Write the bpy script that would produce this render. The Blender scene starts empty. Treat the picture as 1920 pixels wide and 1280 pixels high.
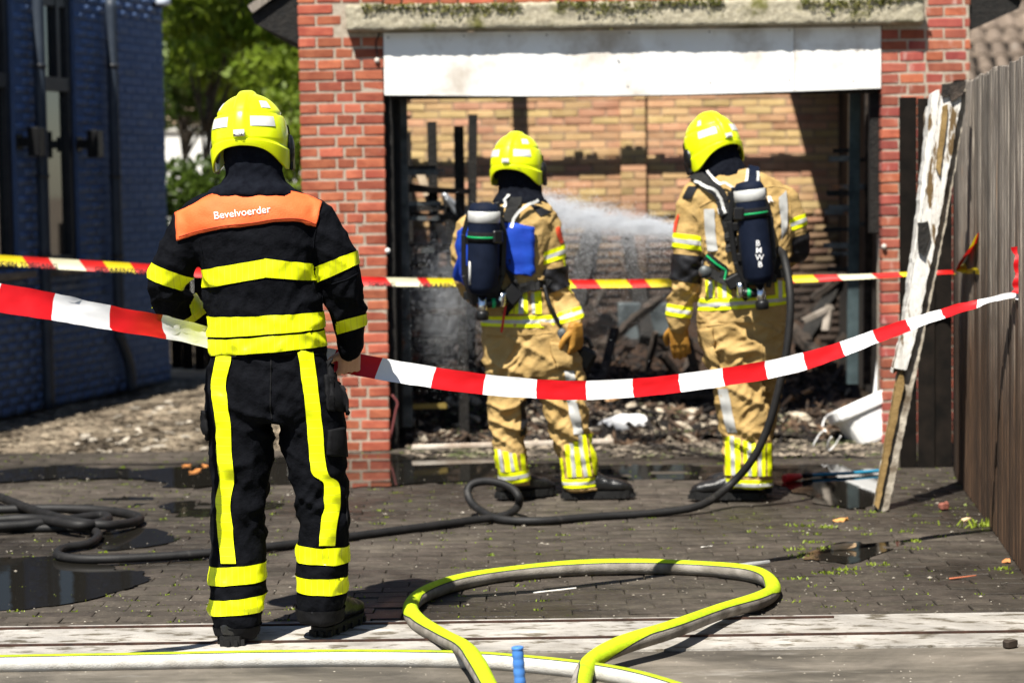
import bpy, bmesh, math, random
import numpy as np
from mathutils import Vector, Matrix, noise
from mathutils.bvhtree import BVHTree
random.seed(7); np.random.seed(7)
S = bpy.context.scene
COL = S.collection
R = math.radians

# ------------------------------------------------------------ camera
F = 4267.0                                   # focal length in photo pixels (80 mm on 36 mm)
CAMZ = 1.62
PITCH = math.atan(310 / F)
CAMR = Matrix.Rotation(R(90) - PITCH, 3, 'X') @ Matrix.Rotation(R(-0.8), 3, 'Z')
C0 = Vector((0, 0, CAMZ))
cd = bpy.data.cameras.new('camera'); cam = bpy.data.objects.new('camera', cd); COL.objects.link(cam)
cam.location = C0; cam.rotation_euler = CAMR.to_euler()
cd.sensor_width = 36; cd.lens = F * 36 / 1920; cd.clip_end = 500
cd.dof.use_dof = True; cd.dof.focus_distance = 8.0; cd.dof.aperture_fstop = 2.8
S.camera = cam
# ------------------------------------------------------------ sky, sun, exposure
SUN_EL = R(58); SH = Vector((0.42, 0.907)).normalized()       # shadow direction on the ground
w = bpy.data.worlds.new('World'); S.world = w; w.use_nodes = True
nt = w.node_tree; bg = nt.nodes['Background']
sky = nt.nodes.new('ShaderNodeTexSky'); sky.sky_type = 'NISHITA'; sky.sun_disc = False
sky.sun_elevation = SUN_EL; sky.sun_rotation = math.atan2(-SH.x, -SH.y)
sky.air_density = 1.0; sky.dust_density = 0.3; sky.ozone_density = 2.0
nt.links.new(sky.outputs[0], bg.inputs[0]); bg.inputs[1].default_value = 0.05
sl = bpy.data.lights.new('sun', 'SUN'); sun = bpy.data.objects.new('sun', sl); COL.objects.link(sun)
sl.energy = 5.0; sl.angle = R(0.5); sl.color = (1, 0.95, 0.86)
sdir = Vector((SH.x * math.cos(SUN_EL), SH.y * math.cos(SUN_EL), -math.sin(SUN_EL)))
sun.rotation_euler = sdir.to_track_quat('-Z', 'Y').to_euler(); sun.location = (-5, -5, 12)
S.view_settings.view_transform = 'Standard'; S.view_settings.look = 'None'
S.view_settings.exposure = 1.1; S.view_settings.gamma = 1.0

# ------------------------------------------------------------ placing helpers
def ray(px, py):
    return CAMR @ Vector(((px - 960) / F, -(py - 640) / F, -1))
def at(px, py, d):
    v = ray(px, py); return C0 + v * (d / v.y)
def gnd(px, py, z=0.0):
    v = ray(px, py); return C0 + v * ((z - C0.z) / v.z)
def hitplane(px, py, co, no):
    v = ray(px, py); return C0 + v * ((co - C0).dot(no) / v.dot(no))

# ------------------------------------------------------------ objects and tags
def obj(name, me, mat=None, parent=None, label=None, cat=None, group=None, kind=None, smooth=False):
    o = bpy.data.objects.new(name, me); COL.objects.link(o)
    if mat is not None and me is not None and len(me.materials) == 0:
        for m_ in (mat if isinstance(mat, (list, tuple)) else [mat]): me.materials.append(m_)
    if parent: o.parent = parent
    if label: o['label'] = label
    if cat: o['category'] = cat
    if group: o['group'] = group
    if kind: o['kind'] = kind
    if smooth and me: me.shade_smooth()
    return o
def empty(name, loc=(0, 0, 0), label=None, cat=None, group=None, kind=None, parent=None):
    o = obj(name, None, None, parent, label, cat, group, kind); o.location = loc; o.empty_display_size = .1
    return o
def adopt(child, parent):
    "parent with world transform kept (parent has translation only)"
    child.parent = parent; child.location = Vector(child.location) - Vector(parent.location)
def tome(bm, name='m'):
    me = bpy.data.meshes.new(name); bmesh.ops.recalc_face_normals(bm, faces=bm.faces); bm.to_mesh(me); bm.free(); return me
def npmesh(name, v, f):
    v = np.asarray(v, dtype=np.float32); f = np.asarray(f, dtype=np.int32)
    me = bpy.data.meshes.new(name); n = f.shape[1]
    me.vertices.add(len(v)); me.vertices.foreach_set('co', v.ravel())
    me.loops.add(f.size); me.loops.foreach_set('vertex_index', f.ravel())
    me.polygons.add(len(f)); me.polygons.foreach_set('loop_start', np.arange(0, f.size, n, dtype=np.int32))
    me.update(calc_edges=True); me.validate(); return me
def box(bm, c, s, rot=None, bev=0.0, mi=0):
    c = Vector(c); m = Matrix.Translation(c) @ (rot.to_4x4() if rot is not None else Matrix()) @ Matrix.Diagonal((s[0], s[1], s[2], 1))
    r = bmesh.ops.create_cube(bm, size=1, matrix=m); vs = r['verts']
    fs = set(f for v_ in vs for f in v_.link_faces)
    for f in fs: f.material_index = mi
    if bev > 0:
        es = set(e for v_ in vs for e in v_.link_edges)
        bmesh.ops.bevel(bm, geom=list(es), offset=bev, segments=1, affect='EDGES', profile=.5)
class Boxes:
    "many plain (optionally chamfer-topped) boxes gathered into one mesh"
    def __init__(s): s.v = []; s.f = []
    def add(s, c, sz, rz=0.0, ch=0.0):
        i = len(s.v); hx, hy, hz = sz[0] / 2, sz[1] / 2, sz[2] / 2; co, si = math.cos(rz), math.sin(rz)
        P = [(-hx, -hy, -hz), (hx, -hy, -hz), (hx, hy, -hz), (-hx, hy, -hz)]
        if ch:
            P += [(-hx, -hy, hz - ch), (hx, -hy, hz - ch), (hx, hy, hz - ch), (-hx, hy, hz - ch), (-hx + ch, -hy + ch, hz), (hx - ch, -hy + ch, hz), (hx - ch, hy - ch, hz), (-hx + ch, hy - ch, hz)]; L = ((0, 4), (4, 8)); top = 8
        else:
            P += [(-hx, -hy, hz), (hx, -hy, hz), (hx, hy, hz), (-hx, hy, hz)]; L = ((0, 4),); top = 4
        s.v += [(c[0] + x * co - y * si, c[1] + x * si + y * co, c[2] + z) for x, y, z in P]
        s.f.append((i, i + 3, i + 2, i + 1)); s.f.append((i + top, i + top + 1, i + top + 2, i + top + 3))
        for a, b in L:
            for k in range(4): s.f.append((i + a + k, i + a + (k + 1) % 4, i + b + (k + 1) % 4, i + b + k))
    def me(s): return npmesh('boxes', s.v, s.f)
def boxme(c, s, rot=None, bev=0.0):
    bm = bmesh.new(); box(bm, c, s, rot, bev); return tome(bm)
def basis(t, up=Vector((0, 0, 1))):
    t = t.normalized()
    if abs(t.dot(up)) > .97: up = Vector((0, 1, 0))
    s = t.cross(up).normalized(); u = s.cross(t).normalized(); return s, u
def beam(bm, a, b, w_, h_, up=Vector((0, 0, 1)), bev=0.0):
    a = Vector(a); b = Vector(b); t = (b - a); s, u = basis(t, up); t_ = t.normalized()
    rot = Matrix((s, t_, u)).transposed(); box(bm, (a + b) / 2, (w_, t.length, h_), rot, bev)
def crom(P, n):
    "Catmull-Rom through points (any tuple length), n samples per span"
    A = np.array([list(p) for p in P], float); out = []
    E = np.vstack([2 * A[0] - A[1], A, 2 * A[-1] - A[-2]])
    for i in range(1, len(E) - 2):
        for k in range(n):
            t = k / n; p0, p1, p2, p3 = E[i - 1], E[i], E[i + 1], E[i + 2]
            out.append(.5 * (2 * p1 + (p2 - p0) * t + (2 * p0 - 5 * p1 + 4 * p2 - p3) * t * t + (3 * p1 - p0 - 3 * p2 + p3) * t ** 3))
    out.append(A[-1]); return np.array(out)
def tube(P, r, n=8, seg=12, fixed=False, roll=None, caps=True):
    "tube mesh through points; P may hold (x,y,z) or (x,y,z,r); UV = (length, angle)"
    A = crom(P, n); bm = bmesh.new(); uvl = bm.loops.layers.uv.new('UVMap'); rings = []; L = [0.0]
    up = Vector((0, 0, 1)); prev = None
    for i, a in enumerate(A):
        p = Vector(a[:3]); q = Vector(A[min(i + 1, len(A) - 1)][:3]); o_ = Vector(A[max(i - 1, 0)][:3]); t = (q - o_)
        if i: L.append(L[-1] + (p - Vector(A[i - 1][:3])).length)
        if t.length < 1e-9: t = Vector((0, 0, 1))
        if fixed or prev is None: s, u = basis(t)
        else:
            u = prev - t.normalized() * prev.dot(t.normalized()); u.normalize(); s = t.normalized().cross(u)
        prev = u; rr = a[3] if len(a) > 3 else r
        ro = roll(i / (len(A) - 1)) if roll else 0
        rings.append([bm.verts.new(p + (s * math.sin(2 * math.pi * k / seg + ro) + u * math.cos(2 * math.pi * k / seg + ro)) * rr) for k in range(seg)])
    for i in range(len(rings) - 1):
        for k in range(seg):
            k2 = (k + 1) % seg
            f = bm.faces.new((rings[i][k], rings[i][k2], rings[i + 1][k2], rings[i + 1][k])); f.smooth = True
            for lp, (uu, vv) in zip(f.loops, ((L[i], k / seg), (L[i], (k + 1) / seg), (L[i + 1], (k + 1) / seg), (L[i + 1], k / seg))): lp[uvl].uv = (uu, vv)
    if caps:
        bm.faces.new(rings[0][::-1]); bm.faces.new(rings[-1])
    return tome(bm)
def lathe(prof, seg=24, axis=None, mi=None):
    "revolve (r,z) profile about z"
    bm = bmesh.new(); rings = []
    for r_, z in prof:
        rings.append([bm.verts.new((r_ * math.cos(2 * math.pi * k / seg), r_ * math.sin(2 * math.pi * k / seg), z)) for k in range(seg)])
    for i in range(len(rings) - 1):
        for k in range(seg):
            f = bm.faces.new((rings[i][k], rings[i][(k + 1) % seg], rings[i + 1][(k + 1) % seg], rings[i + 1][k])); f.smooth = True
            if mi: f.material_index = mi(i)
    bm.faces.new(rings[0][::-1]); bm.faces.new(rings[-1]); return tome(bm)
def rock(seed, r=1.0, flat=.6, sub=1, cut=6):
    "angular broken piece: a sphere trimmed by random planes"
    bm = bmesh.new(); bmesh.ops.create_icosphere(bm, subdivisions=sub, radius=r); rn = random.Random(seed)
    for k in range(cut):
        nn = Vector((rn.gauss(0, 1), rn.gauss(0, 1), rn.gauss(0, 1))).normalized(); d_ = rn.uniform(.35, .75) * r
        for v_ in bm.verts:
            e = v_.co.dot(nn) - d_
            if e > 0: v_.co -= nn * e
    for v_ in bm.verts:
        v_.co *= 1 + rn.uniform(-.07, .07); v_.co.z *= flat; v_.co.x *= 1.3
    return tome(bm, 'rock')
def evalmesh(o):
    dg = bpy.context.evaluated_depsgraph_get(); me = bpy.data.meshes.new_from_object(o.evaluated_get(dg)); return me
def remesh(bm, vox, smooth=4, sf=.5):
    me = tome(bm); o = bpy.data.objects.new('tmp', me); COL.objects.link(o)
    m_ = o.modifiers.new('r', 'REMESH'); m_.mode = 'VOXEL'; m_.voxel_size = vox
    if smooth:
        s_ = o.modifiers.new('s', 'SMOOTH'); s_.factor = sf; s_.iterations = smooth
    r = evalmesh(o); bpy.data.objects.remove(o); bpy.data.meshes.remove(me); r.shade_smooth(); return r
def joinbm(bm, me):
    bm.from_mesh(me); bpy.data.meshes.remove(me)

# ------------------------------------------------------------ materials
def M(name, c1, c2=None, sc=6., rough=.6, bump=0., bsc=60., metal=0., rnd=0., lo=.35, hi=.65, hue=0., r2=None, c3=None, lo3=.6, hi3=.7, sc3=3., stretch=(1, 1, 1), world=False, spec=.3, sss=0., coat=0., trans=0.):
    m = bpy.data.materials.new(name); m.use_nodes = True; nt = m.node_tree; N = nt.nodes; Lk = nt.links.new; b = N['Principled BSDF']
    tc = N.new('ShaderNodeTexCoord'); oi = N.new('ShaderNodeObjectInfo')
    vec = tc.outputs['Object']
    if world: vec = N.new('ShaderNodeNewGeometry').outputs['Position']
    ad = N.new('ShaderNodeVectorMath'); ad.operation = 'MULTIPLY_ADD'; Lk(vec, ad.inputs[0]); ad.inputs[1].default_value = stretch
    mu = N.new('ShaderNodeMath'); mu.operation = 'MULTIPLY'; mu.inputs[1].default_value = 0 if world else 53.7; Lk(oi.outputs['Random'], mu.inputs[0]); Lk(mu.outputs[0], ad.inputs[2])
    V = ad.outputs[0]
    def ramp(fac, a, bb, ca, cb):
        r_ = N.new('ShaderNodeValToRGB'); e = r_.color_ramp.elements; e[0].position = a; e[1].position = bb
        e[0].color = (*ca, 1); e[1].color = (*cb, 1); Lk(fac, r_.inputs[0]); return r_.outputs[0]
    def nz(scale, det=6):
        n_ = N.new('ShaderNodeTexNoise'); n_.inputs['Scale'].default_value = scale; n_.inputs['Detail'].default_value = det; n_.inputs['Roughness'].default_value = .62; Lk(V, n_.inputs['Vector']); return n_.outputs[0]
    n1 = nz(sc)
    if c2: col = ramp(n1, lo, hi, c1, c2)
    else:
        g = N.new('ShaderNodeRGB'); g.outputs[0].default_value = (*c1, 1); col = g.outputs[0]
    if c3:
        mx = N.new('ShaderNodeMix'); mx.data_type = 'RGBA'; f3 = ramp(nz(sc3, 8), lo3, hi3, (0, 0, 0), (1, 1, 1)); Lk(f3, mx.inputs[0]); Lk(col, mx.inputs[6]); mx.inputs[7].default_value = (*c3, 1); col = mx.outputs[2]
    if rnd or hue:
        gi = N.new('ShaderNodeNewGeometry'); sm = N.new('ShaderNodeMath'); Lk(gi.outputs['Random Per Island'], sm.inputs[0]); Lk(oi.outputs['Random'], sm.inputs[1]); sf = N.new('ShaderNodeMath'); sf.operation = 'FRACT'; Lk(sm.outputs[0], sf.inputs[0]); RND = sf.outputs[0]
        hs = N.new('ShaderNodeHueSaturation'); Lk(col, hs.inputs['Color'])
        mr = N.new('ShaderNodeMapRange'); mr.inputs[3].default_value = 1 - rnd; mr.inputs[4].default_value = 1 + rnd; Lk(RND, mr.inputs[0]); Lk(mr.outputs[0], hs.inputs['Value'])
        fr = N.new('ShaderNodeMath'); fr.operation = 'MULTIPLY'; fr.inputs[1].default_value = 7.31; Lk(RND, fr.inputs[0])
        f2 = N.new('ShaderNodeMath'); f2.operation = 'FRACT'; Lk(fr.outputs[0], f2.inputs[0])
        mh = N.new('ShaderNodeMapRange'); mh.inputs[3].default_value = .5 - hue; mh.inputs[4].default_value = .5 + hue; Lk(f2.outputs[0], mh.inputs[0]); Lk(mh.outputs[0], hs.inputs['Hue'])
        col = hs.outputs[0]
    Lk(col, b.inputs['Base Color'])
    if r2 is not None:
        Lk(ramp(nz(sc * .7), .4, .6, (rough,) * 3, (r2,) * 3), b.inputs['Roughness'])
    else: b.inputs['Roughness'].default_value = rough
    b.inputs['Metallic'].default_value = metal; b.inputs['Specular IOR Level'].default_value = spec
    if coat: b.inputs['Coat Weight'].default_value = coat
    if trans: b.inputs['Transmission Weight'].default_value = trans
    if bump:
        bp = N.new('ShaderNodeBump'); bp.inputs['Strength'].default_value = bump; bp.inputs['Distance'].default_value = .01
        Lk(nz(bsc, 5), bp.inputs['Height']); Lk(bp.outputs[0], b.inputs['Normal'])
    m['b'] = 1
    return m
def leafmat(name, c1, c2, tr=.5, sc=1.2):
    m = M(name, c1, c2, sc=sc, rough=.5); nt = m.node_tree; b = nt.nodes['Principled BSDF']; out = nt.nodes['Material Output']
    t = nt.nodes.new('ShaderNodeBsdfTranslucent'); mx = nt.nodes.new('ShaderNodeMixShader'); mx.inputs[0].default_value = tr
    src = b.inputs['Base Color'].links[0].from_socket; nt.links.new(src, t.inputs[0])
    nt.links.new(b.outputs[0], mx.inputs[1]); nt.links.new(t.outputs[0], mx.inputs[2]); nt.links.new(mx.outputs[0], out.inputs[0]); return m
def line_overlay(m, axis, freq, wdt, colr, object_space=True):
    "thin printed seams across a reflective band"
    nt = m.node_tree; N = nt.nodes; b = N['Principled BSDF']; src = b.inputs['Base Color'].links[0].from_socket
    tc = N.new('ShaderNodeTexCoord'); sx = N.new('ShaderNodeSeparateXYZ'); nt.links.new(tc.outputs['Object'], sx.inputs[0])
    mu = N.new('ShaderNodeMath'); mu.operation = 'MULTIPLY'; mu.inputs[1].default_value = freq; nt.links.new(sx.outputs[axis], mu.inputs[0])
    fr = N.new('ShaderNodeMath'); fr.operation = 'FRACT'; nt.links.new(mu.outputs[0], fr.inputs[0])
    lt = N.new('ShaderNodeMath'); lt.operation = 'LESS_THAN'; lt.inputs[1].default_value = wdt; nt.links.new(fr.outputs[0], lt.inputs[0])
    mx = N.new('ShaderNodeMix'); mx.data_type = 'RGBA'; nt.links.new(lt.outputs[0], mx.inputs[0]); nt.links.new(src, mx.inputs[6]); mx.inputs[7].default_value = (*colr, 1)
    nt.links.new(mx.outputs[2], b.inputs['Base Color']); return m

m_brick = M('red_brick', (.25, .058, .032), (.37, .11, .058), sc=9, rough=.85, bump=.35, bsc=70, rnd=.26, hue=.006, c3=(.42, .19, .13), lo3=.62, hi3=.75, sc3=5)
m_brick_r = M('weathered_red_brick', (.22, .052, .036), (.31, .09, .058), sc=9, rough=.85, bump=.4, bsc=70, rnd=.25, hue=.012, c3=(.42, .29, .25), lo3=.58, hi3=.7, sc3=16, stretch=(1, 1, .25))
m_mortar = M('mortar', (.28, .235, .18), (.42, .36, .29), sc=30, rough=.95, bump=.5, bsc=120)
m_ybrick = M('yellow_brick', (.42, .25, .125), (.50, .32, .17), sc=7, rough=.9, bump=.3, bsc=60, rnd=.2, hue=.026)
m_ymortar = M('sooty_mortar', (.20, .14, .09), (.34, .25, .17), sc=20, rough=.95, bump=.4)
m_wbrick = M('whitewash_shade_blue', (.062, .10, .20), (.08, .125, .235), sc=5, rough=.7, bump=.3, bsc=50, rnd=.08, c3=(.12, .14, .18), lo3=.55, hi3=.75, sc3=1.2)  # white wall: blue of its shade put into the colour, grey patches are wear
m_wmortar = M('joint_shade_blue', (.055, .09, .18), (.07, .11, .21), sc=14, rough=.85)  # joints carry the same painted-in blue shade
m_conc = M('exposed_aggregate_concrete', (.27, .24, .17), (.44, .40, .30), sc=42, rough=.95, bump=.8, bsc=90, c3=(.12, .115, .035), lo3=.54, hi3=.66, sc3=5)
m_moss = M('moss_mat', (.09, .11, .02), (.19, .17, .05), sc=30, rough=1, bump=.6)
m_panel = M('white_enamel_panel', (.74, .73, .70), (.82, .82, .80), sc=3, rough=.45, c3=(.24, .16, .08), lo3=.46, hi3=.78, sc3=2.3)
m_char = M('charred_wood', (.003, .003, .003), (.014, .012, .010), sc=25, rough=.75, bump=.8, bsc=60)
m_char2 = M('ash_grey_char', (.008, .007, .006), (.06, .045, .035), sc=14, rough=.85, bump=.8, bsc=60)
m_steel = M('sooty_steel', (.02, .024, .026), (.12, .13, .13), sc=7, rough=.5, metal=.4, bump=.2, c3=(.16, .07, .03), lo3=.6, hi3=.68, sc3=6)
m_dark = M('black_rubber', (.006, .006, .007), (.012, .012, .013), sc=12, rough=.55, bump=.1, bsc=120)
m_blackp = M('black_plastic', (.006, .006, .007), (.010, .010, .010), rough=.4)
m_gunmetal = M('dark_painted_metal', (.018, .02, .024), (.03, .032, .036), sc=10, rough=.45)
m_chrome = M('chrome', (.7, .7, .7), rough=.15, metal=1)
m_green = M('green_plastic', (.01, .32, .10), rough=.4)
m_redp = M('red_plastic', (.6, .02, .02), rough=.4)
m_paver = M('wet_paver', (.036, .030, .024), (.066, .055, .044), sc=11, rough=.55, r2=.8, bump=.5, bsc=140, rnd=.16, spec=.2, hue=.008, c3=(.14, .118, .09), lo3=.58, hi3=.78, sc3=60)
m_joint = M('joint_sand', (.030, .025, .016), (.06, .05, .034), sc=60, rough=.95, bump=.5, world=True)
m_soil = M('trampled_soil', (.06, .045, .03), (.30, .24, .17), sc=2.2, rough=.9, bump=.8, bsc=30, world=True, lo=.4, hi=.62, r2=.6)
m_white_c = M('whitened_concrete', (.33, .305, .27), (.46, .435, .40), sc=5, rough=.85, bump=.5, bsc=90, c3=(.13, .11, .08), lo3=.52, hi3=.62, sc3=11, world=True, stretch=(.8, 1.5, 1))
m_conc_g = M('grey_apron_concrete', (.065, .057, .045), (.14, .122, .10), sc=3.2, rough=.85, bump=.5, bsc=120, world=True, c3=(.26, .24, .21), lo3=.58, hi3=.76, sc3=4.0, stretch=(.5, 2, 1))
m_rail = M('rusty_rail', (.03, .018, .014), (.07, .035, .024), sc=30, rough=.7, metal=.3)
m_wood = M('weathered_grey_board', (.065, .052, .042), (.29, .255, .215), sc=6, rough=.8, bump=.6, bsc=40, rnd=.5, stretch=(22, 22, .9), c3=(.17, .09, .04), lo3=.6, hi3=.74, sc3=3)
m_dfence = M('near_black_board', (.004, .0035, .003), (.012, .009, .007), sc=8, rough=.8, rnd=.3, spec=.1)  # near-black boards; behind the leaning frame they paint the gap's shadow
def grime(m, sc=.7, lo=.5, hi=1.35, wet=True):
    "patches of grime and damp at the scale of the yard"
    nt = m.node_tree; N = nt.nodes; Lk = nt.links.new; b = N['Principled BSDF']; src = b.inputs['Base Color'].links[0].from_socket
    g = N.new('ShaderNodeNewGeometry'); n_ = N.new('ShaderNodeTexNoise'); n_.inputs['Scale'].default_value = sc; n_.inputs['Detail'].default_value = 9; n_.inputs['Roughness'].default_value = .68; n_.inputs['Distortion'].default_value = .6; Lk(g.outputs['Position'], n_.inputs['Vector'])
    mr = N.new('ShaderNodeMapRange'); mr.inputs[1].default_value = .36; mr.inputs[2].default_value = .64; mr.inputs[3].default_value = lo; mr.inputs[4].default_value = hi; Lk(n_.outputs[0], mr.inputs[0])
    hs = N.new('ShaderNodeHueSaturation'); Lk(src, hs.inputs['Color']); Lk(mr.outputs[0], hs.inputs['Value']); Lk(hs.outputs[0], b.inputs['Base Color'])
    if wet:
        m2 = N.new('ShaderNodeMapRange'); m2.inputs[1].default_value = .38; m2.inputs[2].default_value = .55; m2.inputs[3].default_value = .36; m2.inputs[4].default_value = .8; Lk(n_.outputs[0], m2.inputs[0]); Lk(m2.outputs[0], b.inputs['Roughness'])
grime(m_paver); grime(m_joint, wet=False); grime(m_conc_g, 1.6, .5, 1.45, False); grime(m_white_c, 1.3, .55, 1.1, False)
# ------------------------------------------------------------ ground
GY = gnd(735, 845).y                    # garage front plane
def sheet(name, pts, z, mat, kind='structure', label=None, cat=None, parent=None):
    bm = bmesh.new(); bm.faces.new([bm.verts.new((p[0], p[1], z)) for p in pts]); me = tome(bm)
    if me.polygons[0].normal.z < 0: me.flip_normals()
    return obj(name, me, mat, parent, label, cat, None, kind)
sheet('ground', [(-150, -40), (150, -40), (150, 250), (-150, 250)], -.03, m_soil)
YW0, YW1 = gnd(960, 1222).y, gnd(960, 1166).y           # white strip near / far edge
# paving: base sheet + stones
pav = sheet('paving', [(-3.9, YW1), (3.2, YW1), (3.2, GY + .2), (-3.9, GY + .2)], -.012, m_joint)
PL, PW = .211, .1055
def paver_me(seed):
    rn = random.Random(seed); bm = bmesh.new(); box(bm, (0, 0, -.02), (PL - .0035, PW - .0035, .04), None, .003)
    for v_ in bm.verts: v_.co += Vector((rn.uniform(-.002, .002), rn.uniform(-.002, .002), rn.uniform(-.0015, .0015)))
    return tome(bm, 'paver')
PM = [paver_me(i) for i in range(6)]
for me in PM: me.materials.append(m_paver)
rn = random.Random(3); cnt = 0; far = Boxes(); ir = 0; yy = YW1 + .06
JN = []
while yy < GY + .15:
    off = (ir % 2) * PL / 2 + rn.uniform(-.006, .006); x = -3.8 + off
    while x < 3.0:
        px = 960 + x * F / yy
        z = .008 * noise.noise(Vector((x * 1.1, yy * 1.1, 0))) + .004 * noise.noise(Vector((x * 4, yy * 4, 3))) + rn.uniform(-.002, .002)
        rz = rn.uniform(-.012, .012)
        JN.append((x + PL / 2, yy - PW / 2, z))
        if cnt < 300 and -40 < px < 1960:
            o = obj('paver', PM[rn.randrange(6)], None, pav); o.location = (x, yy, z); o.rotation_euler = (rn.uniform(-.008, .008), rn.uniform(-.006, .006), rz); cnt += 1
        else:
            far.add((x, yy, z - .02), (PL - .0035, PW - .0035, .04), rz, .003)
        x += PL
    yy += PW; ir += 1
obj('paver_field', far.me(), m_paver, pav, kind='stuff')
# sliding gate sill: concrete strip with two rail slots, apron in front
bm = bmesh.new(); box(bm, (0, (YW0 + YW1) / 2 - .02, -.05), (16, YW1 - YW0 + .04, .124), None, 0)
sill = obj('gate_sill', tome(bm), m_white_c, kind='structure')
for py, x0, x1 in ((1172, -8, 1.15), (1204, -8, 1.9)):
    y_ = gnd(960, py).y; o = obj('rail_slot', boxme((0, 0, 0), (x1 - x0, .016, .012)), m_rail, sill); o.location = ((x0 + x1) / 2, y_, .0125)
apr = sheet('concrete_apron', [(-9, -3), (9, -3), (9, YW0 - .04), (-9, YW0 - .04)], .004, m_conc_g)
# bare trampled soil on the left towards the house is the ground sheet; garage floor slab
m_floor = M('wet_ashy_floor', (.012, .009, .006), (.04, .028, .018), sc=3, rough=.45, bump=.8, bsc=25, world=True)

# puddles
m_water = bpy.data.materials.new('puddle_water'); m_water.use_nodes = True
b_ = m_water.node_tree.nodes['Principled BSDF']; b_.inputs['Base Color'].default_value = (.012, .011, .009, 1); b_.inputs['Roughness'].default_value = .03; b_.inputs['IOR'].default_value = 1.33; b_.inputs['Specular IOR Level'].default_value = .9
_n = m_water.node_tree.nodes.new('ShaderNodeTexNoise'); _n.inputs['Scale'].default_value = 9; _bp = m_water.node_tree.nodes.new('ShaderNodeBump'); _bp.inputs['Strength'].default_value = .018; _bp.inputs['Distance'].default_value = .02
m_water.node_tree.links.new(_n.outputs[0], _bp.inputs['Height']); m_water.node_tree.links.new(_bp.outputs[0], b_.inputs['Normal'])
def puddle(pxs, z=.009, seed=1, label=None):
    z -= .006; P = [gnd(a, b, z) for a, b in pxs]; A = crom([(p.x, p.y) for p in P] + [(P[0].x, P[0].y)], 16)[:-1]
    pts = []
    for i, a in enumerate(A):
        k = .06 * noise.noise(Vector((a[0] * 5, a[1] * 5, seed))) + .03 * noise.noise(Vector((a[0] * 17, a[1] * 17, seed)))
        pts.append((a[0] + k, a[1] + k * 1.6))
    o = sheet('puddle', pts, z, m_water, 'structure', label); return o
puddle([(480, 862), (560, 852), (700, 850), (900, 862), (1100, 868), (1300, 872), (1480, 872), (1640, 878), (1655, 905), (1640, 945), (1560, 950), (1480, 915), (1350, 903), (1200, 900), (1050, 905), (900, 900), (740, 908), (600, 915), (500, 900)], .011, 1)
puddle([(-60, 1052), (60, 1040), (150, 1046), (230, 1062), (270, 1085), (215, 1110), (120, 1132), (0, 1142), (-80, 1140)], .012, 2)
puddle([(180, 1000), (250, 990), (330, 1000), (310, 1018), (230, 1028), (175, 1022)], .011, 3)
puddle([(300, 948), (340, 938), (400, 942), (500, 938), (520, 950), (420, 964), (330, 966)], .011, 4)
puddle([(150, 935), (220, 928), (290, 934), (270, 945), (190, 948)], .011, 5)
puddle([(1515, 1035), (1570, 1018), (1660, 1014), (1690, 1020), (1640, 1040), (1600, 1055), (1540, 1050)], .010, 6)
puddle([(-50, 885), (120, 872), (250, 880), (400, 872), (410, 905), (320, 915), (280, 898), (120, 896), (-50, 905)], .011, 7)

# moss tufts in the joints
rn = random.Random(11); V = []; Fc = []
def blade(p, h, wd):
    a = rn.uniform(0, 6.28); t = Vector((math.cos(a), math.sin(a), 0)); l = Vector((rn.gauss(0, .5), rn.gauss(0, .5), 1)).normalized()
    i = len(V); V.extend([p - t * wd, p + t * wd, p + l * h + t * wd * .5, p + l * h - t * wd * .5]); Fc.append((i, i + 1, i + 2, i + 3))
sel = [j for j in JN if noise.noise(Vector((j[0] * .8, j[1] * .8, 4))) > -.25 and rn.random() < .62]
for x, y, z in sel:
    n_ = rn.randint(6, 20); sp = rn.uniform(.006, .022)
    for k in range(n_): blade(Vector((x + rn.gauss(0, sp * 1.7), y + rn.gauss(0, sp * .5), z - .006)), rn.uniform(.004, .014), rn.uniform(.002, .006))
for k in range(20):                                     # bigger weeds on the right by the fence
    p = gnd(rn.uniform(1480, 1880), rn.uniform(960, 1130)); n_ = rn.randint(14, 40)
    for q in range(n_): blade(p + Vector((rn.gauss(0, .03), rn.gauss(0, .015), 0)), rn.uniform(.005, .016), rn.uniform(.003, .006))
for k in range(90): blade(gnd(1850, 985) + Vector((rn.gauss(0, .06), rn.gauss(0, .03), 0)), rn.uniform(.01, .04), .005)
m_mossl = leafmat('moss_leaf', (.14, .20, .012), (.24, .30, .03), .3)
obj('moss_tufts', npmesh('moss', V, Fc), m_mossl, label='green moss and weed tufts in the paving joints', cat='moss', kind='stuff')
# fine pale grit on the paving
V = []; Fc = []
for k in range(1300):
    p = gnd(rn.uniform(-20, 1940), 880 + 400 * rn.random() ** 1.3, .004); s_ = rn.uniform(.0015, .004) * (1 if rn.random() < .96 else 2.4); i = len(V); a = rn.uniform(0, 6.28)
    for q in range(3): V.append(p + Vector((math.cos(a + q * 2.1) * s_ * 1.5, math.sin(a + q * 2.1) * s_, 0)))
    V.append(p + Vector((0, 0, s_ * .8)))
    Fc += [(i, i + 1, i + 3), (i + 1, i + 2, i + 3), (i + 2, i, i + 3)]
obj('grit', npmesh('grit', V, Fc), M('pale_grit', (.14, .12, .09), (.36, .33, .28), sc=2, rough=.9, world=True), label='fine pale grit strewn over the wet paving', cat='grit', kind='stuff')

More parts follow.
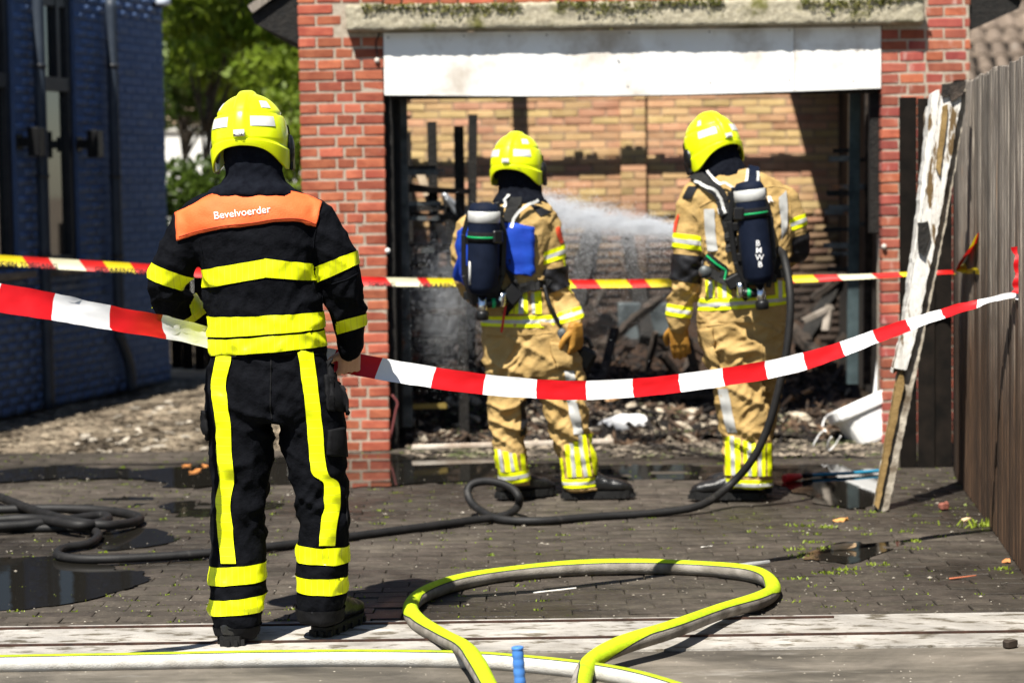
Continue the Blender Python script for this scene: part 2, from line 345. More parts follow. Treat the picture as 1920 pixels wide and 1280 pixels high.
# ------------------------------------------------------------ brick courses
def brick_me(l, h, dp, seed, bev=.004, jit=.0022):
    rn = random.Random(seed); bm = bmesh.new(); box(bm, (0, dp / 2, 0), (l, dp, h), None, bev)
    for v_ in bm.verts:
        if v_.co.y < dp * .6: v_.co += Vector((rn.uniform(-jit, jit), rn.uniform(-jit, jit), rn.uniform(-jit, jit)))
    return tome(bm, 'brick')
class Courses:
    def __init__(s, mat, h, dp, variants=4):
        s.h = h; s.dp = dp; s.mat = mat; s.c = {}; s.v = variants
    def me(s, l, rn):
        k = (round(l, 3), rn.randrange(s.v))
        if k not in s.c:
            s.c[k] = brick_me(l, s.h, s.dp, hash(k) & 0xffff); s.c[k].materials.append(s.mat)
        return s.c[k]
def run(pattern, width, j):
    out = []; x = 0; i = 0
    while x < width - .02:
        l = min(pattern[i % len(pattern)], width - x); out.append((x + l / 2, l)); x += l + j; i += 1
    return out

# ------------------------------------------------------------ burnt garage
garage = empty('garage', (0.73, GY, 0), 'burnt brick garage with concrete lintel and white panel over the opening', 'garage')
def gpart(name, me, mat, kind=None, parent=None, smooth=False):
    o = obj(name, me, mat, parent or garage, kind=kind, smooth=smooth)
    if parent is None: o.location = -Vector(garage.location)
    return o
CH = .0645
xl0, xl1 = at(564, 300, GY).x, at(722, 300, GY).x
xr0, xr1 = at(1653, 300, GY).x, at(1819, 300, GY).x
ztop = at(600, -60, GY).z
lz1, lz0 = at(1190, 2, GY - .1).z, at(1190, 51, GY - .1).z      # lintel
lx0, lx1 = at(650, 40, GY).x, at(1729, 30, GY).x
rn = random.Random(5)
walls = {}
for nm, x0, x1 in (('left', xl0, xl1), ('right', xr0, xr1)):
    walls[nm] = gpart('pier', boxme(((x0 + x1) / 2, GY + .1145, ztop / 2), (x1 - x0 - .012, .22, ztop), None), m_mortar)
def put_brick(cs, parent, x, z, l, y=GY, jit=True):
    o = obj('brick', cs.me(l, rn), None, parent); o.location = (x, y + (rn.uniform(-.003, .003)), z)
    o.rotation_euler = (rn.uniform(-.008, .008), rn.uniform(-.012, .012), rn.uniform(-.012, .012)); return o
csL = Courses(m_brick, .0525, .10); csR = Courses(m_brick_r, .0525, .10)
PA, PB, PC = [.205, .1, .165], [.1, .14, .1, .125], [.15, .1, .205]
k = 0; z = .03
while z < ztop:
    for nm, x0, x1, cs in (('left', xl0, xl1, csL), ('right', xr0, xr1, csR)):
        pat = (PB if k % 2 else (PA if nm == 'left' else PC))
        for xc, l in run(pat, x1 - x0, .0115):
            xx = x0 + xc
            if lz0 - .03 < z < lz1 + .02 and lx0 - l / 2 + .01 < xx < lx1 + l / 2 - .01:
                continue
            if nm == 'left' and abs(z - 1.02) < .04 and xc > .36: continue      # knocked-out corner
            put_brick(csL if (nm == 'left' or rn.random() < .15) else cs, walls[nm], xx, z, l)
    z += CH; k += 1
# wall over the lintel
gw = gpart('gable_wall', boxme(((xl1 + xr0) / 2, GY + .13, (lz1 + 3.2) / 2), (xr0 - xl1 - .004, .2, 3.2 - lz1), None), m_mortar)
z = lz1 + .034; k = 0
while z < ztop:
    for xc, l in run([.205, .1] if k % 2 else [.1, .205], xr0 - xl1 - .02, .0115): put_brick(csL, gw, xl1 + .01 + xc, z, l)
    z += CH; k += 1
# lintel: rough cast beam
bm = bmesh.new(); box(bm, ((lx0 + lx1) / 2, GY + .03, (lz0 + lz1) / 2), (lx1 - lx0, .26, lz1 - lz0), None, .012)
bmesh.ops.subdivide_edges(bm, edges=bm.edges[:], cuts=1); 
lin = remesh(bm, .012, 1)
for v_ in lin.vertices: v_.co += v_.normal * (.006 * noise.noise(v_.co * 22) + .004 * noise.noise(v_.co * 60))
gpart('lintel', lin, m_conc)
# moss crust along the lintel top
V = []; Fc = []
for q in range(3000):
    x = rn.uniform(lx0 + .1, lx1); 
    if noise.noise(Vector((x * 1.7, 0, 2))) < -.12: continue
    p = Vector((x, GY - .105 - rn.uniform(0, .012), lz1 - abs(rn.gauss(0, .028)) * (1 + noise.noise(Vector((x * 2.3, 5, 1)))))); s_ = rn.uniform(.006, .016); i = len(V)
    for t in range(4): V.append(p + Vector((rn.uniform(-s_, s_), rn.uniform(-s_, s_) * .6, rn.uniform(-s_, s_) * .7)))
    Fc += [(i, i + 1, i + 2), (i, i + 2, i + 3), (i, i + 1, i + 3)]
gpart('lintel_moss', npmesh('lm', V, Fc), m_moss, 'stuff')
# white fascia (door head) panels: slightly sagging sheet with a vertical joint and screws
pz1, pz0 = at(1190, 56, GY).z, at(1190, 172, GY).z
px0, px1 = xl1 + .004, xr0 - .004; pj = at(1489, 120, GY).x
for a, b in ((px0, pj - .002), (pj + .002, px1)):
    bm = bmesh.new(); n = 24; 
    g = [[[bm.verts.new((a + (b - a) * i / n, GY - .008 + .012 * y_ + .004 * noise.noise(Vector((a + (b - a) * i / n * 3, zz, 0))), (pz0 - .022 * math.sin(math.pi * ((a + (b - a) * i / n - px0) / (px1 - px0))) * (1 - zz) if zz == 0 else pz0 + (pz1 - pz0) * zz))) for i in range(n + 1)] for zz in (0, .5, 1)] for y_ in (0, 1)]
    for y_ in (0, 1):
        for j in range(2):
            for i in range(n): bm.faces.new((g[y_][j][i], g[y_][j][i + 1], g[y_][j + 1][i + 1], g[y_][j + 1][i]))
    for i in range(n): bm.faces.new((g[0][0][i], g[0][0][i + 1], g[1][0][i + 1], g[1][0][i])); bm.faces.new((g[0][2][i], g[0][2][i + 1], g[1][2][i + 1], g[1][2][i]))
    for i in (0, n):
        for j in range(2): bm.faces.new((g[0][j][i], g[0][j + 1][i], g[1][j + 1][i], g[1][j][i]))
    gpart('fascia_panel', tome(bm), m_panel)
scr = lathe([(.004, 0), (.005, .001), (.003, .004), (.0005, .0045)], 8); scr.materials.append(m_rail)
for x_, py in ((728, 71), (870, 68), (955, 68), (1025, 66), (1180, 62), (1330, 60), (1480, 57), (1600, 52), (1177, 162), (1332, 155), (1480, 150), (1600, 152)):
    o = obj('screw', scr, None, garage); p = at(x_, py, GY - .009); o.location = p - Vector(garage.location); o.rotation_euler = (R(90), 0, 0)
# timber frame behind the panel, charred
bm = bmesh.new(); box(bm, ((px0 + px1) / 2, GY + .10, pz0 + .02), (px1 - px0, .06, .09), None, .006); box(bm, (px0 + .02, GY + .12, pz0 / 2), (.045, .09, pz0 + .02), None, .005)
box(bm, (px1 - .015, GY + .13, 1.75), (.07, .08, 1.0), None, .005)
gpart('door_frame', tome(bm), m_char)
# lamp-like white cable clips on the piers
for x_, y_ in ((707, 114), (727, 470), (1657, 462)):
    o = obj('cable_clip', lathe([(.008, 0), (.014, .004), (.016, .012), (.01, .02), (.002, .022)], 10), m_panel, garage); p = at(x_, y_, GY - .004); o.location = p - Vector(garage.location); o.rotation_euler = (R(90), 0, 0)
o = obj('cable', tube([(p.x, p.y, p.z) for p in (at(712, 62, GY - .01), at(705, 80, GY - .015), at(707, 100, GY - .015), at(706, 112, GY - .012))], .004, 6, 6), m_dark, garage); o.location = -Vector(garage.location)
# side walls and the burnt roof: eaves, rafters, purlin (the middle of the roof has burnt away)
DEP = 4.7; YB = GY + DEP
m_sootw = M('soot_blackened_wall', (.006, .005, .005), (.035, .028, .022), sc=3, rough=.9, bump=.6, bsc=40, world=True)
for x0 in (xl0, xr1 - .1):
    gpart('side_wall', boxme((x0 + .05, GY + .235 + (DEP - .24) / 2, 1.2), (.1, DEP - .24, 2.4)), m_sootw)
xm = (xl0 + xr1) / 2
for sgn in (-1, 1):
    tip = at(476, 44, GY) if sgn < 0 else at(1912, 16, GY); wl = at(563, 84, GY) if sgn < 0 else at(1821, 57, GY)
    sl_ = math.tan(R(36)); bm = bmesh.new(); prof = []
    X0, Z0 = tip.x, tip.z; inn = wl.x - sgn * (.10 if sgn < 0 else .55)
    P2 = [(X0, Z0), (wl.x, wl.z), (inn, wl.z + .02), (inn, Z0 + abs(inn - X0) * sl_ + .0), (X0 + sgn * .02, Z0 + .05)]
    rows = [[bm.verts.new((x, y, z)) for x, z in P2] for y in (GY + .03, YB + .2)]
    n = len(P2)
    for i in range(n): bm.faces.new((rows[0][i], rows[0][(i + 1) % n], rows[1][(i + 1) % n], rows[1][i]))
    bm.faces.new(rows[0]); bm.faces.new(rows[1][::-1])
    gpart('eave', tome(bm), m_char)
    bm = bmesh.new(); a = Vector((X0 - sgn * -.03, GY, Z0 + .075)); b = Vector((inn, GY, Z0 + abs(inn - X0) * sl_ + .06)); rows = [[bm.verts.new((q.x, y, q.z + dz)) for q, dz in ((a, 0), (b, 0), (b, .04), (a, .04))] for y in (GY + .02, YB + .2)]
    for i in range(4): bm.faces.new((rows[0][i], rows[0][(i + 1) % 4], rows[1][(i + 1) % 4], rows[1][i]))
    bm.faces.new(rows[0]); bm.faces.new(rows[1][::-1]); gpart('roof_deck', tome(bm), m_char)
    bm = bmesh.new(); a = Vector((X0 + sgn * .02, GY - .0, Z0 + .03)); b = Vector((inn, GY - .0, Z0 + abs(inn - X0) * sl_ + .08)); a.z += .05; beam(bm, a, b, .02, .05, Vector((0, 0, 1)))
    gpart('verge_board', tome(bm), m_wood)
# burnt roof timbers
tb = YB - .42; zb = at(960, 318, YB).z + (.42 / sdir.y) * -sdir.z
bm = bmesh.new(); beam(bm, (xl0 + .1, tb, zb), (xr1 - .1, tb, zb + .02), .045, .06)
gpart('tie_beam', tome(bm), m_char)
bm = bmesh.new(); rn2 = random.Random(21); x = xl0 + .2
while x < xr1 - .3:
    h = max(0.005, .035 + .05 * noise.noise(Vector((x * 4, 0, 9)))) + rn2.uniform(0, .02); ww = rn2.uniform(.03, .09)
    box(bm, (x, tb + rn2.uniform(-.01, .01), zb + .03 + h / 2), (ww, .02, h)); x += ww * rn2.uniform(.8, 1.5)
gpart('charred_battens', tome(bm), m_char, 'stuff')
def roofbeam(pxa, pya, pxb, pyb, lift, wd):
    "charred timber whose foot and head stand lift metres up-sun of the back wall"
    k = lift / sdir.y
    a = at(pxa, pya, YB) - sdir * k; b = at(pxb, pyb, YB) - sdir * k
    bm = bmesh.new(); beam(bm, a, b, wd, wd); gpart('rafter', tome(bm), m_char)
roofbeam(977, 262, 972, 90, .46, .085)
# rear wall
rear = empty('brick_wall', (0.73, YB, 0), 'sooty yellow brick rear wall inside the burnt garage', 'wall')
bx0, bx1 = xl0 + .02, xr1 - .02
m_ybrick.node_tree.nodes  # soot: darker, browner towards the charred floor line with a ragged edge
def soot(m, z0, z1):
    nt = m.node_tree; N = nt.nodes; Lk = nt.links.new; b = N['Principled BSDF']; src = b.inputs['Base Color'].links[0].from_socket
    g = N.new('ShaderNodeNewGeometry'); sx = N.new('ShaderNodeSeparateXYZ'); Lk(g.outputs['Position'], sx.inputs[0])
    nn = N.new('ShaderNodeTexNoise'); nn.inputs['Scale'].default_value = 1.7; nn.inputs['Detail'].default_value = 5; Lk(g.outputs['Position'], nn.inputs['Vector'])
    mm = N.new('ShaderNodeMath'); mm.operation = 'MULTIPLY_ADD'; mm.inputs[1].default_value = -.9; Lk(nn.outputs[0], mm.inputs[0]); Lk(sx.outputs[2], mm.inputs[2])
    mr = N.new('ShaderNodeMapRange'); mr.interpolation_type = 'SMOOTHSTEP'; mr.inputs[1].default_value = z0 - .45; mr.inputs[2].default_value = z1 - .45; Lk(mm.outputs[0], mr.inputs[0])
    mx = N.new('ShaderNodeMix'); mx.data_type = 'RGBA'; Lk(mr.outputs[0], mx.inputs[0]); mx.inputs[6].default_value = (.035, .024, .018, 1); Lk(src, mx.inputs[7]); Lk(mx.outputs[2], b.inputs['Base Color'])
soot(m_ybrick, .7, 1.8); soot(m_ymortar, .7, 1.8)
mw = obj('mortar_bed', boxme((0, .056, 1.6), (bx1 - bx0, .1, 3.2)), m_ymortar, rear)
pier_x = at(1187, 300, YB).x; pw = .2
mp = obj('pilaster', boxme((pier_x - .73, -.004, 1.6), (pw - .012, .07, 3.2)), m_ymortar, rear)
csY = Courses(m_ybrick, .0525, .05, 5); far = Boxes(); n = 0; z = 2.55; k = 0; rn = random.Random(8)
while z > .2:
    for xc, l in run([.21] if k % 2 else [.1] + [.21] * 30, bx1 - bx0, .0105):
        x = bx0 + xc
        if abs(x - pier_x) < pw / 2 and False: continue
        px = 960 + x * F / YB
        vis = 760 < px < 1600 and at(960, 172, YB).z > z
        if n < 270 and vis:
            o = obj('brick', csY.me(l, rn), None, rear); o.location = (x - .73, rn.uniform(-.004, .004), z); o.rotation_euler = (0, rn.uniform(-.01, .01), rn.uniform(-.01, .01)); n += 1
        else: far.add((x - .73, .025, z), (l, .05, .0525))
    if n < 299 or z > 1:
        for xc, l in (run([.1, .09] if k % 2 else [.2], pw, .0105)):
            o = obj('brick', csY.me(l, rn), None, mp); o.location = (pier_x - pw / 2 + xc - .73, -.045 + rn.uniform(-.003, .003), z); n += 1 if z < 2.3 else 0
    z -= .0628; k += 1
obj('brick_courses', far.me(), m_ybrick, rear, kind='stuff')
sheet('garage_floor', [(xl0, GY + .2), (xr1, GY + .2), (xr1, YB), (xl0, YB)], -.006, m_floor)

# interior: charred heap
rn = random.Random(31); nx, ny = 90, 60; V = []; Fc = []
for j in range(ny + 1):
    for i in range(nx + 1):
        x = xl1 - .05 + (xr0 - xl1 + .1) * i / nx; y = GY + .25 + (DEP - .35) * j / ny
        t = j / ny; h = .02 + .8 * (max(0, t - .08)) ** .8 * (.75 + .5 * noise.noise(Vector((x * .9, y * .7, 3)))) + .10 * noise.noise(Vector((x * 3, y * 3, 7))) * min(1, t * 4) + .04 * noise.noise(Vector((x * 9, y * 9, 1)))
        V.append((x, y, max(-.02, h)))
for j in range(ny):
    for i in range(nx): a = j * (nx + 1) + i; Fc.append((a, a + 1, a + nx + 2, a + nx + 1))
m_heap = M('charred_debris', (.007, .005, .004), (.042, .022, .012), sc=5, rough=.65, bump=1., bsc=35, world=True, c3=(.16, .10, .06), lo3=.62, hi3=.78, sc3=14)
heap = obj('debris_heap', npmesh('heap', V, Fc), m_heap, label='wet charred debris heap filling the garage floor', cat='debris', kind='stuff')
hb = BVHTree.FromPolygons([Vector(v_) for v_ in V], Fc)
def heapz(x, y):
    h = hb.ray_cast(Vector((x, y, 5)), Vector((0, 0, -1))); return max(0, h[0].z) if h[0] else 0.0
V = []; Fc = []
for k in range(5200):                           # ash, sticks and crumbs on the heap: real little shards
    x = rn.uniform(xl1, xr0); y = GY + .15 + abs(rn.gauss(0, 1.5))
    if y > YB - .1: continue
    p = Vector((x, y, heapz(x, y))); s_ = rn.uniform(.008, .03); L_ = s_ * (1 if rn.random() < .7 else rn.uniform(2, 5))
    d1 = Vector((rn.gauss(0, 1), rn.gauss(0, 1), rn.gauss(0, .5))).normalized(); d2 = d1.orthogonal().normalized(); d3 = d1.cross(d2); i = len(V)
    for a, b, c in ((-1, -1, 0), (1, -.7, .2), (.8, 1, 0), (-.9, .8, -.2)):
        V.append(p + d1 * a * L_ + d2 * b * s_ * .6 + d3 * c * s_)
    V.append(p + d3 * s_ * .7); V.append(p - d3 * s_ * .5)
    for a, b in ((0, 1), (1, 2), (2, 3), (3, 0)): Fc += [(i + a, i + b, i + 4), (i + b, i + a, i + 5)]
mc = [M('shard_a', (.008, .006, .005), (.20, .12, .07), sc=3.5, rough=.8, world=True, lo=.5, hi=.74, c3=(.5, .44, .36), lo3=.66, hi3=.7, sc3=7)]
obj('debris_shards', npmesh('shards', V, Fc), mc, label='small charred shards and crumbs lying over the debris heap', cat='debris', kind='stuff')
# countable lumps of plaster / insulation
RK = [rock(i, 1, .45 + .05 * (i % 4), 2, 8) for i in range(8)]; FM = rock(91, 1, .8, 3, 0)
m_lump = M('pale_plaster_lump', (.28, .22, .15), (.58, .51, .41), sc=2.5, rough=.9, bump=.8, bsc=14, rnd=.45, c3=(.10, .07, .045), lo3=.58, hi3=.7, sc3=1.6)
for me in RK + [FM]: me.materials.append(m_lump)
def lump(px, py, s_, i, nm='plaster_lump', lab='pale lump of plaster in the rubble row under the burnt garage opening', grp='plaster lumps in the garage rubble', cat='rubble', me=None, mat=None):
    y = None
    for d in np.arange(GY + .1, YB, .04):
        p = at(px, py, d)
        if p.z <= heapz(p.x, d) + s_ * .3: y = p; break
    if y is None: y = at(px, py, GY + 1.2)
    o = obj(nm, me or RK[i % 8], None, None, lab, cat, grp); o.location = y; o.scale = (s_ * rn.uniform(.8, 1.6), s_ * rn.uniform(.5, 1), s_ * rn.uniform(.6, 1.2)); o.rotation_euler = (rn.uniform(-.5, .5), rn.uniform(-.5, .5), rn.uniform(0, 6))
    if mat: o.material_slots[0].link = 'OBJECT'; o.material_slots[0].material = mat
    return o
i = 0
for px, py, s_ in ((1255, 785, .05), (1280, 800, .06), (1298, 775, .06), (1320, 800, .055), (1312, 765, .045), (1262, 760, .045), (1240, 770, .04), (1340, 795, .05), (1230, 795, .04), (1370, 790, .05), (1468, 790, .05), (1492, 780, .06), (1512, 788, .05), (1530, 800, .055), (1455, 770, .04), (1545, 776, .045), (1560, 795, .04), (1010, 790, .05), (1030, 770, .05), (1020, 752, .045), (990, 805, .04), (1118, 785, .05), (1200, 770, .045), (1212, 790, .04), (1180, 760, .04), (850, 760, .04), (862, 800, .05), (830, 812, .045), (800, 760, .04), (880, 745, .04), (1400, 770, .04), (1140, 745, .04), (1225, 740, .04), (1275, 735, .04), (1440, 745, .03), (1590, 735, .03)):
    lump(px, py, s_, i); i += 1
for q in range(90):
    px = rn.uniform(765, 1580); py = rn.uniform(742, 826)
    if 900 < px < 990 or (1030 < px < 1100): continue
    lump(px, py, rn.uniform(.02, .055), q)
m_foam = M('white_foam', (.72, .72, .72), (.85, .85, .86), sc=6, rough=.7, bump=.3)
o = lump(1168, 795, .105, 3, 'foam_lump', 'large white foam lump in the rubble between the two tan firefighters', None, 'foam', FM, m_foam); o['group'] = ''; del o['group']
for px, py, L_, a, lab in ((1500, 745, .22, .3, 'broken orange-brown splinter lying on the rubble below the right upright'), (1478, 755, .16, .9, 'pale split stick beside the orange-brown splinter'), (1150, 752, .25, .1, 'thin brown lath on the rubble behind the tan firefighter with blue vest')):
    p = lump(px, py, .02, 1); loc = p.location.copy(); bpy.data.objects.remove(p)
    bm = bmesh.new(); beam(bm, (-L_ / 2, 0, 0), (L_ / 2, 0, .03), .03, .022, bev=.004); o = obj('splinter', tome(bm), M('split_wood', (.42, .20, .08), (.55, .34, .18), sc=20, rough=.8, stretch=(.2, 1, 1)), None, lab, 'wood'); o.location = loc; o.rotation_euler = (.1, -.25, a)
# pale ash and wet moss at the threshold
V = []; Fc = []
for k in range(2600):
    px = rn.uniform(760, 1650); py = rn.uniform(800, 858); p = gnd(px, py, .0); p.z = heapz(p.x, p.y); s_ = rn.uniform(.006, .02); i = len(V); a = rn.uniform(0, 6.28)
    for q in range(4): V.append(p + Vector((math.cos(a + q * 1.57) * s_ * 1.4, math.sin(a + q * 1.57) * s_, rn.uniform(0, s_))))
    V.append(p + Vector((0, 0, s_ * .9))); Fc += [(i, i + 1, i + 4), (i + 1, i + 2, i + 4), (i + 2, i + 3, i + 4), (i + 3, i, i + 4)]
obj('threshold_rubble', npmesh('thr', V, Fc), M('ash_and_moss', (.02, .016, .012), (.40, .33, .25), sc=5, rough=.85, world=True, lo=.42, hi=.68, c3=(.07, .085, .03), lo3=.52, hi3=.62, sc3=2.2), label='ash, grit and mossy crumbs along the garage threshold', cat='rubble', kind='stuff')
# two whitish battens lying along the front of the heap
for (a, b, c, d), lab in (((772, 838, 1150, 826), 'long whitewashed batten lying across the rubble at the garage threshold'),):
    A, B = gnd(a, b, .05), gnd(c, d, .05); bm = bmesh.new(); beam(bm, A, B, .03, .026, bev=.004); obj('batten', tome(bm), M('dirty_white_batten', (.30, .22, .16), (.60, .54, .46), sc=5, rough=.8, bump=.4), None, lab, 'batten')
A, B = at(768, 762, GY + .5), at(835, 760, GY + .6); bm = bmesh.new(); beam(bm, A, B, .04, .03); obj('lath', tome(bm), M('mustard_lath', (.20, .14, .03), (.3, .22, .06), rough=.7), None, 'mustard brown lath end sticking out of the rubble by the left pier', 'batten')
P = [at(x, y, GY + .02) for x, y in ((728, 838), (736, 800), (742, 770), (745, 755), (735, 740))]
obj('cable', tube([tuple(p) for p in P], .006, 6, 8), M('old_red_cable', (.18, .05, .05), rough=.6), None, 'thin dull red cable hanging at the foot of the left pier', 'cable')

# shelving: steel uprights with bracket arms
def upright(pxt, pyt, pxb, pyb, y, wd, arms, lab, side, mt=m_steel):
    a, b = at(pxt, pyt, y), at(pxb, pyb, y); b.z = max(0, b.z); t = empty('shelf_rack', (b.x, b.y, b.z), lab, 'rack')
    bm = bmesh.new(); beam(bm, b, a, wd, .05, Vector((0, 1, 0)), .003); o = obj('upright', tome(bm), mt, t); o.location = -t.location
    for q, (py, L_) in enumerate(arms):
        p = at(pxt + (pxb - pxt) * (py - pyt) / (pyb - pyt), py, y); bm = bmesh.new(); beam(bm, p + Vector((side * wd * .4, 0, 0)), p + Vector((side * (wd * .4 + L_), .05, 0)), .03, .035 if q % 2 else .025)
        o = obj('bracket', tome(bm), m_steel if q % 3 else m_char, t); o.location = -t.location
    return t
upright(752, 160, 764, 800, GY + .35, .068, [(315, .17), (323, .22), (382, .2), (391, .22), (410, .18), (470, .15), (498, .1), (540, .12)], 'soot-stained steel shelf upright with arms inside the left of the opening', 1)
upright(1602, 150, 1598, 720, GY + .7, .07, [(282, .09), (297, .12), (350, .1), (362, .13), (388, .12), (397, .14), (430, .15), (460, .15), (475, .1), (505, .12)], 'greenish steel upright with stub arms inside the right of the opening', -1, M('greenish_sooty_steel', (.03, .045, .05), (.10, .14, .15), sc=4, rough=.45, metal=.5))
upright(1646, 214, 1648, 400, GY + .16, .035, [], 'short pale metal strip against the right pier inside the opening', -1, M('pale_strip', (.4, .4, .4), (.55, .55, .55), rough=.5))
upright(1630, 150, 1626, 720, GY + .95, .05, [(300, .05), (350, .06), (420, .05)], 'black burnt post beside the right pier inside the opening', -1, m_char2)
upright(742, 160, 748, 800, GY + .2, .05, [], 'black charred post hugging the left pier', 1, m_char)
# brackets block at left: ladder of ledges lower left
for q, py in enumerate((585, 625, 668)):
    p = at(776, py, GY + .8); o = obj('charred_ledge', boxme((0, 0, 0), (.07, .25, .028), None, .004), M('brown_ledge%d' % q, (.10, .035, .028), (.2, .08, .06), rough=.7), None, ('upper', 'middle', 'lowest')[q] + ' of three brown charred shelf ledges behind the left pier', 'shelf'); o.location = p
a, b = at(785, 318, GY + 1.2), at(852, 500, GY + 1.0); bm = bmesh.new(); beam(bm, b, a, .055, .03, Vector((0, 1, 0)), .004); obj('plank', tome(bm), M('scorched_plank', (.05, .035, .025), (.50, .40, .28), sc=3, rough=.8), None, 'pale scorched plank leaning at the left inside the garage', 'plank')
# burnt-out wooden rack along the left inner wall
rk = empty('charred_rack', (xl1 + .35, GY + .9, 0), 'burnt black wooden rack standing along the left inner wall', 'rack')
for q, (dx, dy) in enumerate(((-.28, -.35), (.08, -.3), (-.28, .7), (.1, .75), (-.1, .2))):
    bm = bmesh.new(); beam(bm, (dx, dy, 0), (dx + rn.uniform(-.03, .05), dy, rn.uniform(1.5, 2.05)), .06, .05); obj('post', tome(bm), m_char, rk)
for q, z_ in enumerate((.45, .62, .8, 1.0, 1.18, 1.38, 1.55)):
    bm = bmesh.new(); beam(bm, (-.3, -.36, z_), (rn.uniform(-.02, .2), -.3, z_ + rn.uniform(-.03, .03)), .12, .035); obj('shelf', tome(bm), m_char if q % 2 else m_char2, rk); bm = bmesh.new(); beam(bm, (-.28, .1, z_ + .02), (rn.uniform(-.05, .22), .15, z_ + rn.uniform(-.06, .03)), .14, .03); obj('shelf', tome(bm), m_char if q % 2 else m_char2, rk)
# bent sheet, tyre
a, b = at(838, 372, GY + 1.7), at(880, 470, GY + 1.6)
t = empty('bent_metal_frame', at(868, 600, GY + 1.7), 'bent burnt metal frame behind the tank of the blue-vested firefighter', 'frame')
for (p, q, r_) in (((830, 362), (905, 445), .018), ((836, 370), (868, 440), .014)):
    o = obj('rail', tube([tuple(at(p[0], p[1], GY + 1.65)), tuple(at((p[0] + q[0]) / 2 + 6, (p[1] + q[1]) / 2, GY + 1.66)), tuple(at(q[0], q[1], GY + 1.6))], r_, 6, 8), M('bare_metal', (.25, .27, .3), (.5, .52, .55), rough=.4, metal=.6), t); o.location = -t.location
bm = bmesh.new(); vs = [bm.verts.new(at(x, y, GY + 1.72)) for x, y in ((828, 360), (862, 392), (895, 470), (890, 640), (848, 640), (836, 470))]; f = bm.faces.new(vs); r_ = bmesh.ops.extrude_face_region(bm, geom=[f]); bmesh.ops.translate(bm, verts=[v_ for v_ in r_['geom'] if isinstance(v_, bmesh.types.BMVert)], vec=(0, .03, 0))
o = obj('sheet', tome(bm), m_char, t); o.location = -t.location
bm = bmesh.new(); mnr, mjr = .035, .15
for i in range(28):
    for j in range(10):
        u, v_ = i / 28 * 6.283, j / 10 * 6.283; bm.verts.new(((mjr + mnr * math.cos(v_)) * math.cos(u), (mjr + mnr * math.cos(v_)) * math.sin(u), mnr * 1.2 * math.sin(v_)))
bm.verts.ensure_lookup_table()
for i in range(28):
    for j in range(10): bm.faces.new([bm.verts[(i % 28) * 10 + j], bm.verts[((i + 1) % 28) * 10 + j], bm.verts[((i + 1) % 28) * 10 + (j + 1) % 10], bm.verts[(i % 28) * 10 + (j + 1) % 10]])
ty = obj('tyre', tome(bm), m_dark, None, 'sooty black tyre behind the shoulder of the blue-vested firefighter', 'tyre', smooth=True); ty.location = at(912, 425, GY + 2.2); ty.rotation_euler = (R(68), R(12), 0)
bm = bmesh.new(); box(bm, (0, 0, 0), (.17, .16, .3), None, .01); box(bm, (.25, .1, .02), (.3, .2, .24), None, .01)
o = obj('metal_cabinet', tome(bm), M('wet_grey_sheet', (.05, .06, .065), (.16, .19, .20), sc=4, rough=.35, metal=.4), None, 'small grey burnt metal cabinet on the heap between the tan firefighters', 'cabinet'); o.location = at(1180, 605, YB - 1.4)
for (a, b, c, d, lab) in ((1505, 602, 1560, 575, 'pale burnt strut pointing up-left at the right of the heap'), (1548, 620, 1556, 572, 'short pale burnt strut standing beside the right upright')):
    bm = bmesh.new(); beam(bm, at(a, b, GY + 2), at(c, d, GY + 2.05), .05, .03); obj('strut', tome(bm), M('ashen_strut', (.12, .10, .08), (.32, .28, .24), rough=.8), None, lab, 'strut')
bm = bmesh.new()
for k in range(60):
    x = rn.uniform(xl1 + .2, xr0 - .1); y = rn.uniform(GY + 1.2, YB - .3); p = Vector((x, y, heapz(x, y))); dr = Vector((rn.gauss(0, 1), rn.gauss(0, .6), abs(rn.gauss(.5, .5)))).normalized(); beam(bm, p - dr * .1, p + dr * rn.uniform(.15, .5), rn.uniform(.02, .06), rn.uniform(.02, .04))
obj('charred_timbers', tome(bm), m_char2, label='tangle of burnt timber ends in the back of the garage', cat='debris', kind='stuff')

for q, (a, b, w_, mt, lab) in enumerate((((1062, 640, 2.6), (1112, 435, 3.4), .12, m_char, 'thick black burnt beam leaning just right of the blue-vested firefighter'), ((1215, 640, 3.0), (1176, 445, 3.9), .10, m_char, 'burnt upright beam leaning on the rear wall between the tan firefighters'), ((1130, 650, 2.2), (1235, 560, 2.9), .07, m_char2, 'low slanting charred beam above the heap between the tan firefighters'), ((1500, 660, 2.4), (1575, 520, 3.0), .09, m_char, 'black charred beam leaning towards the right upright'), ((1520, 560, 2.8), (1600, 500, 2.9), .05, m_char2, 'thin charred lath above the pale struts at the right'), ((800, 690, 1.6), (905, 560, 2.4), .10, m_char, 'black charred beam leaning behind the left tank'), ((1560, 690, 1.7), (1480, 610, 2.4), .08, m_char2, 'short ash-grey beam end right of the spraying firefighter'))):
    A, B = at(a[0], a[1], GY + a[2]), at(b[0], b[1], GY + b[2]); bm = bmesh.new(); beam(bm, A, B, w_, w_ * .7)
    bmesh.ops.subdivide_edges(bm, edges=[e for e in bm.edges if e.calc_length() > .3], cuts=9)
    for v_ in bm.verts: v_.co += Vector((noise.noise(v_.co * 9), noise.noise(v_.co * 9 + Vector((5, 0, 0))), noise.noise(v_.co * 9 + Vector((0, 7, 0))))) * w_ * .35
    obj('burnt_timber', tome(bm), mt, None, lab, 'timber')
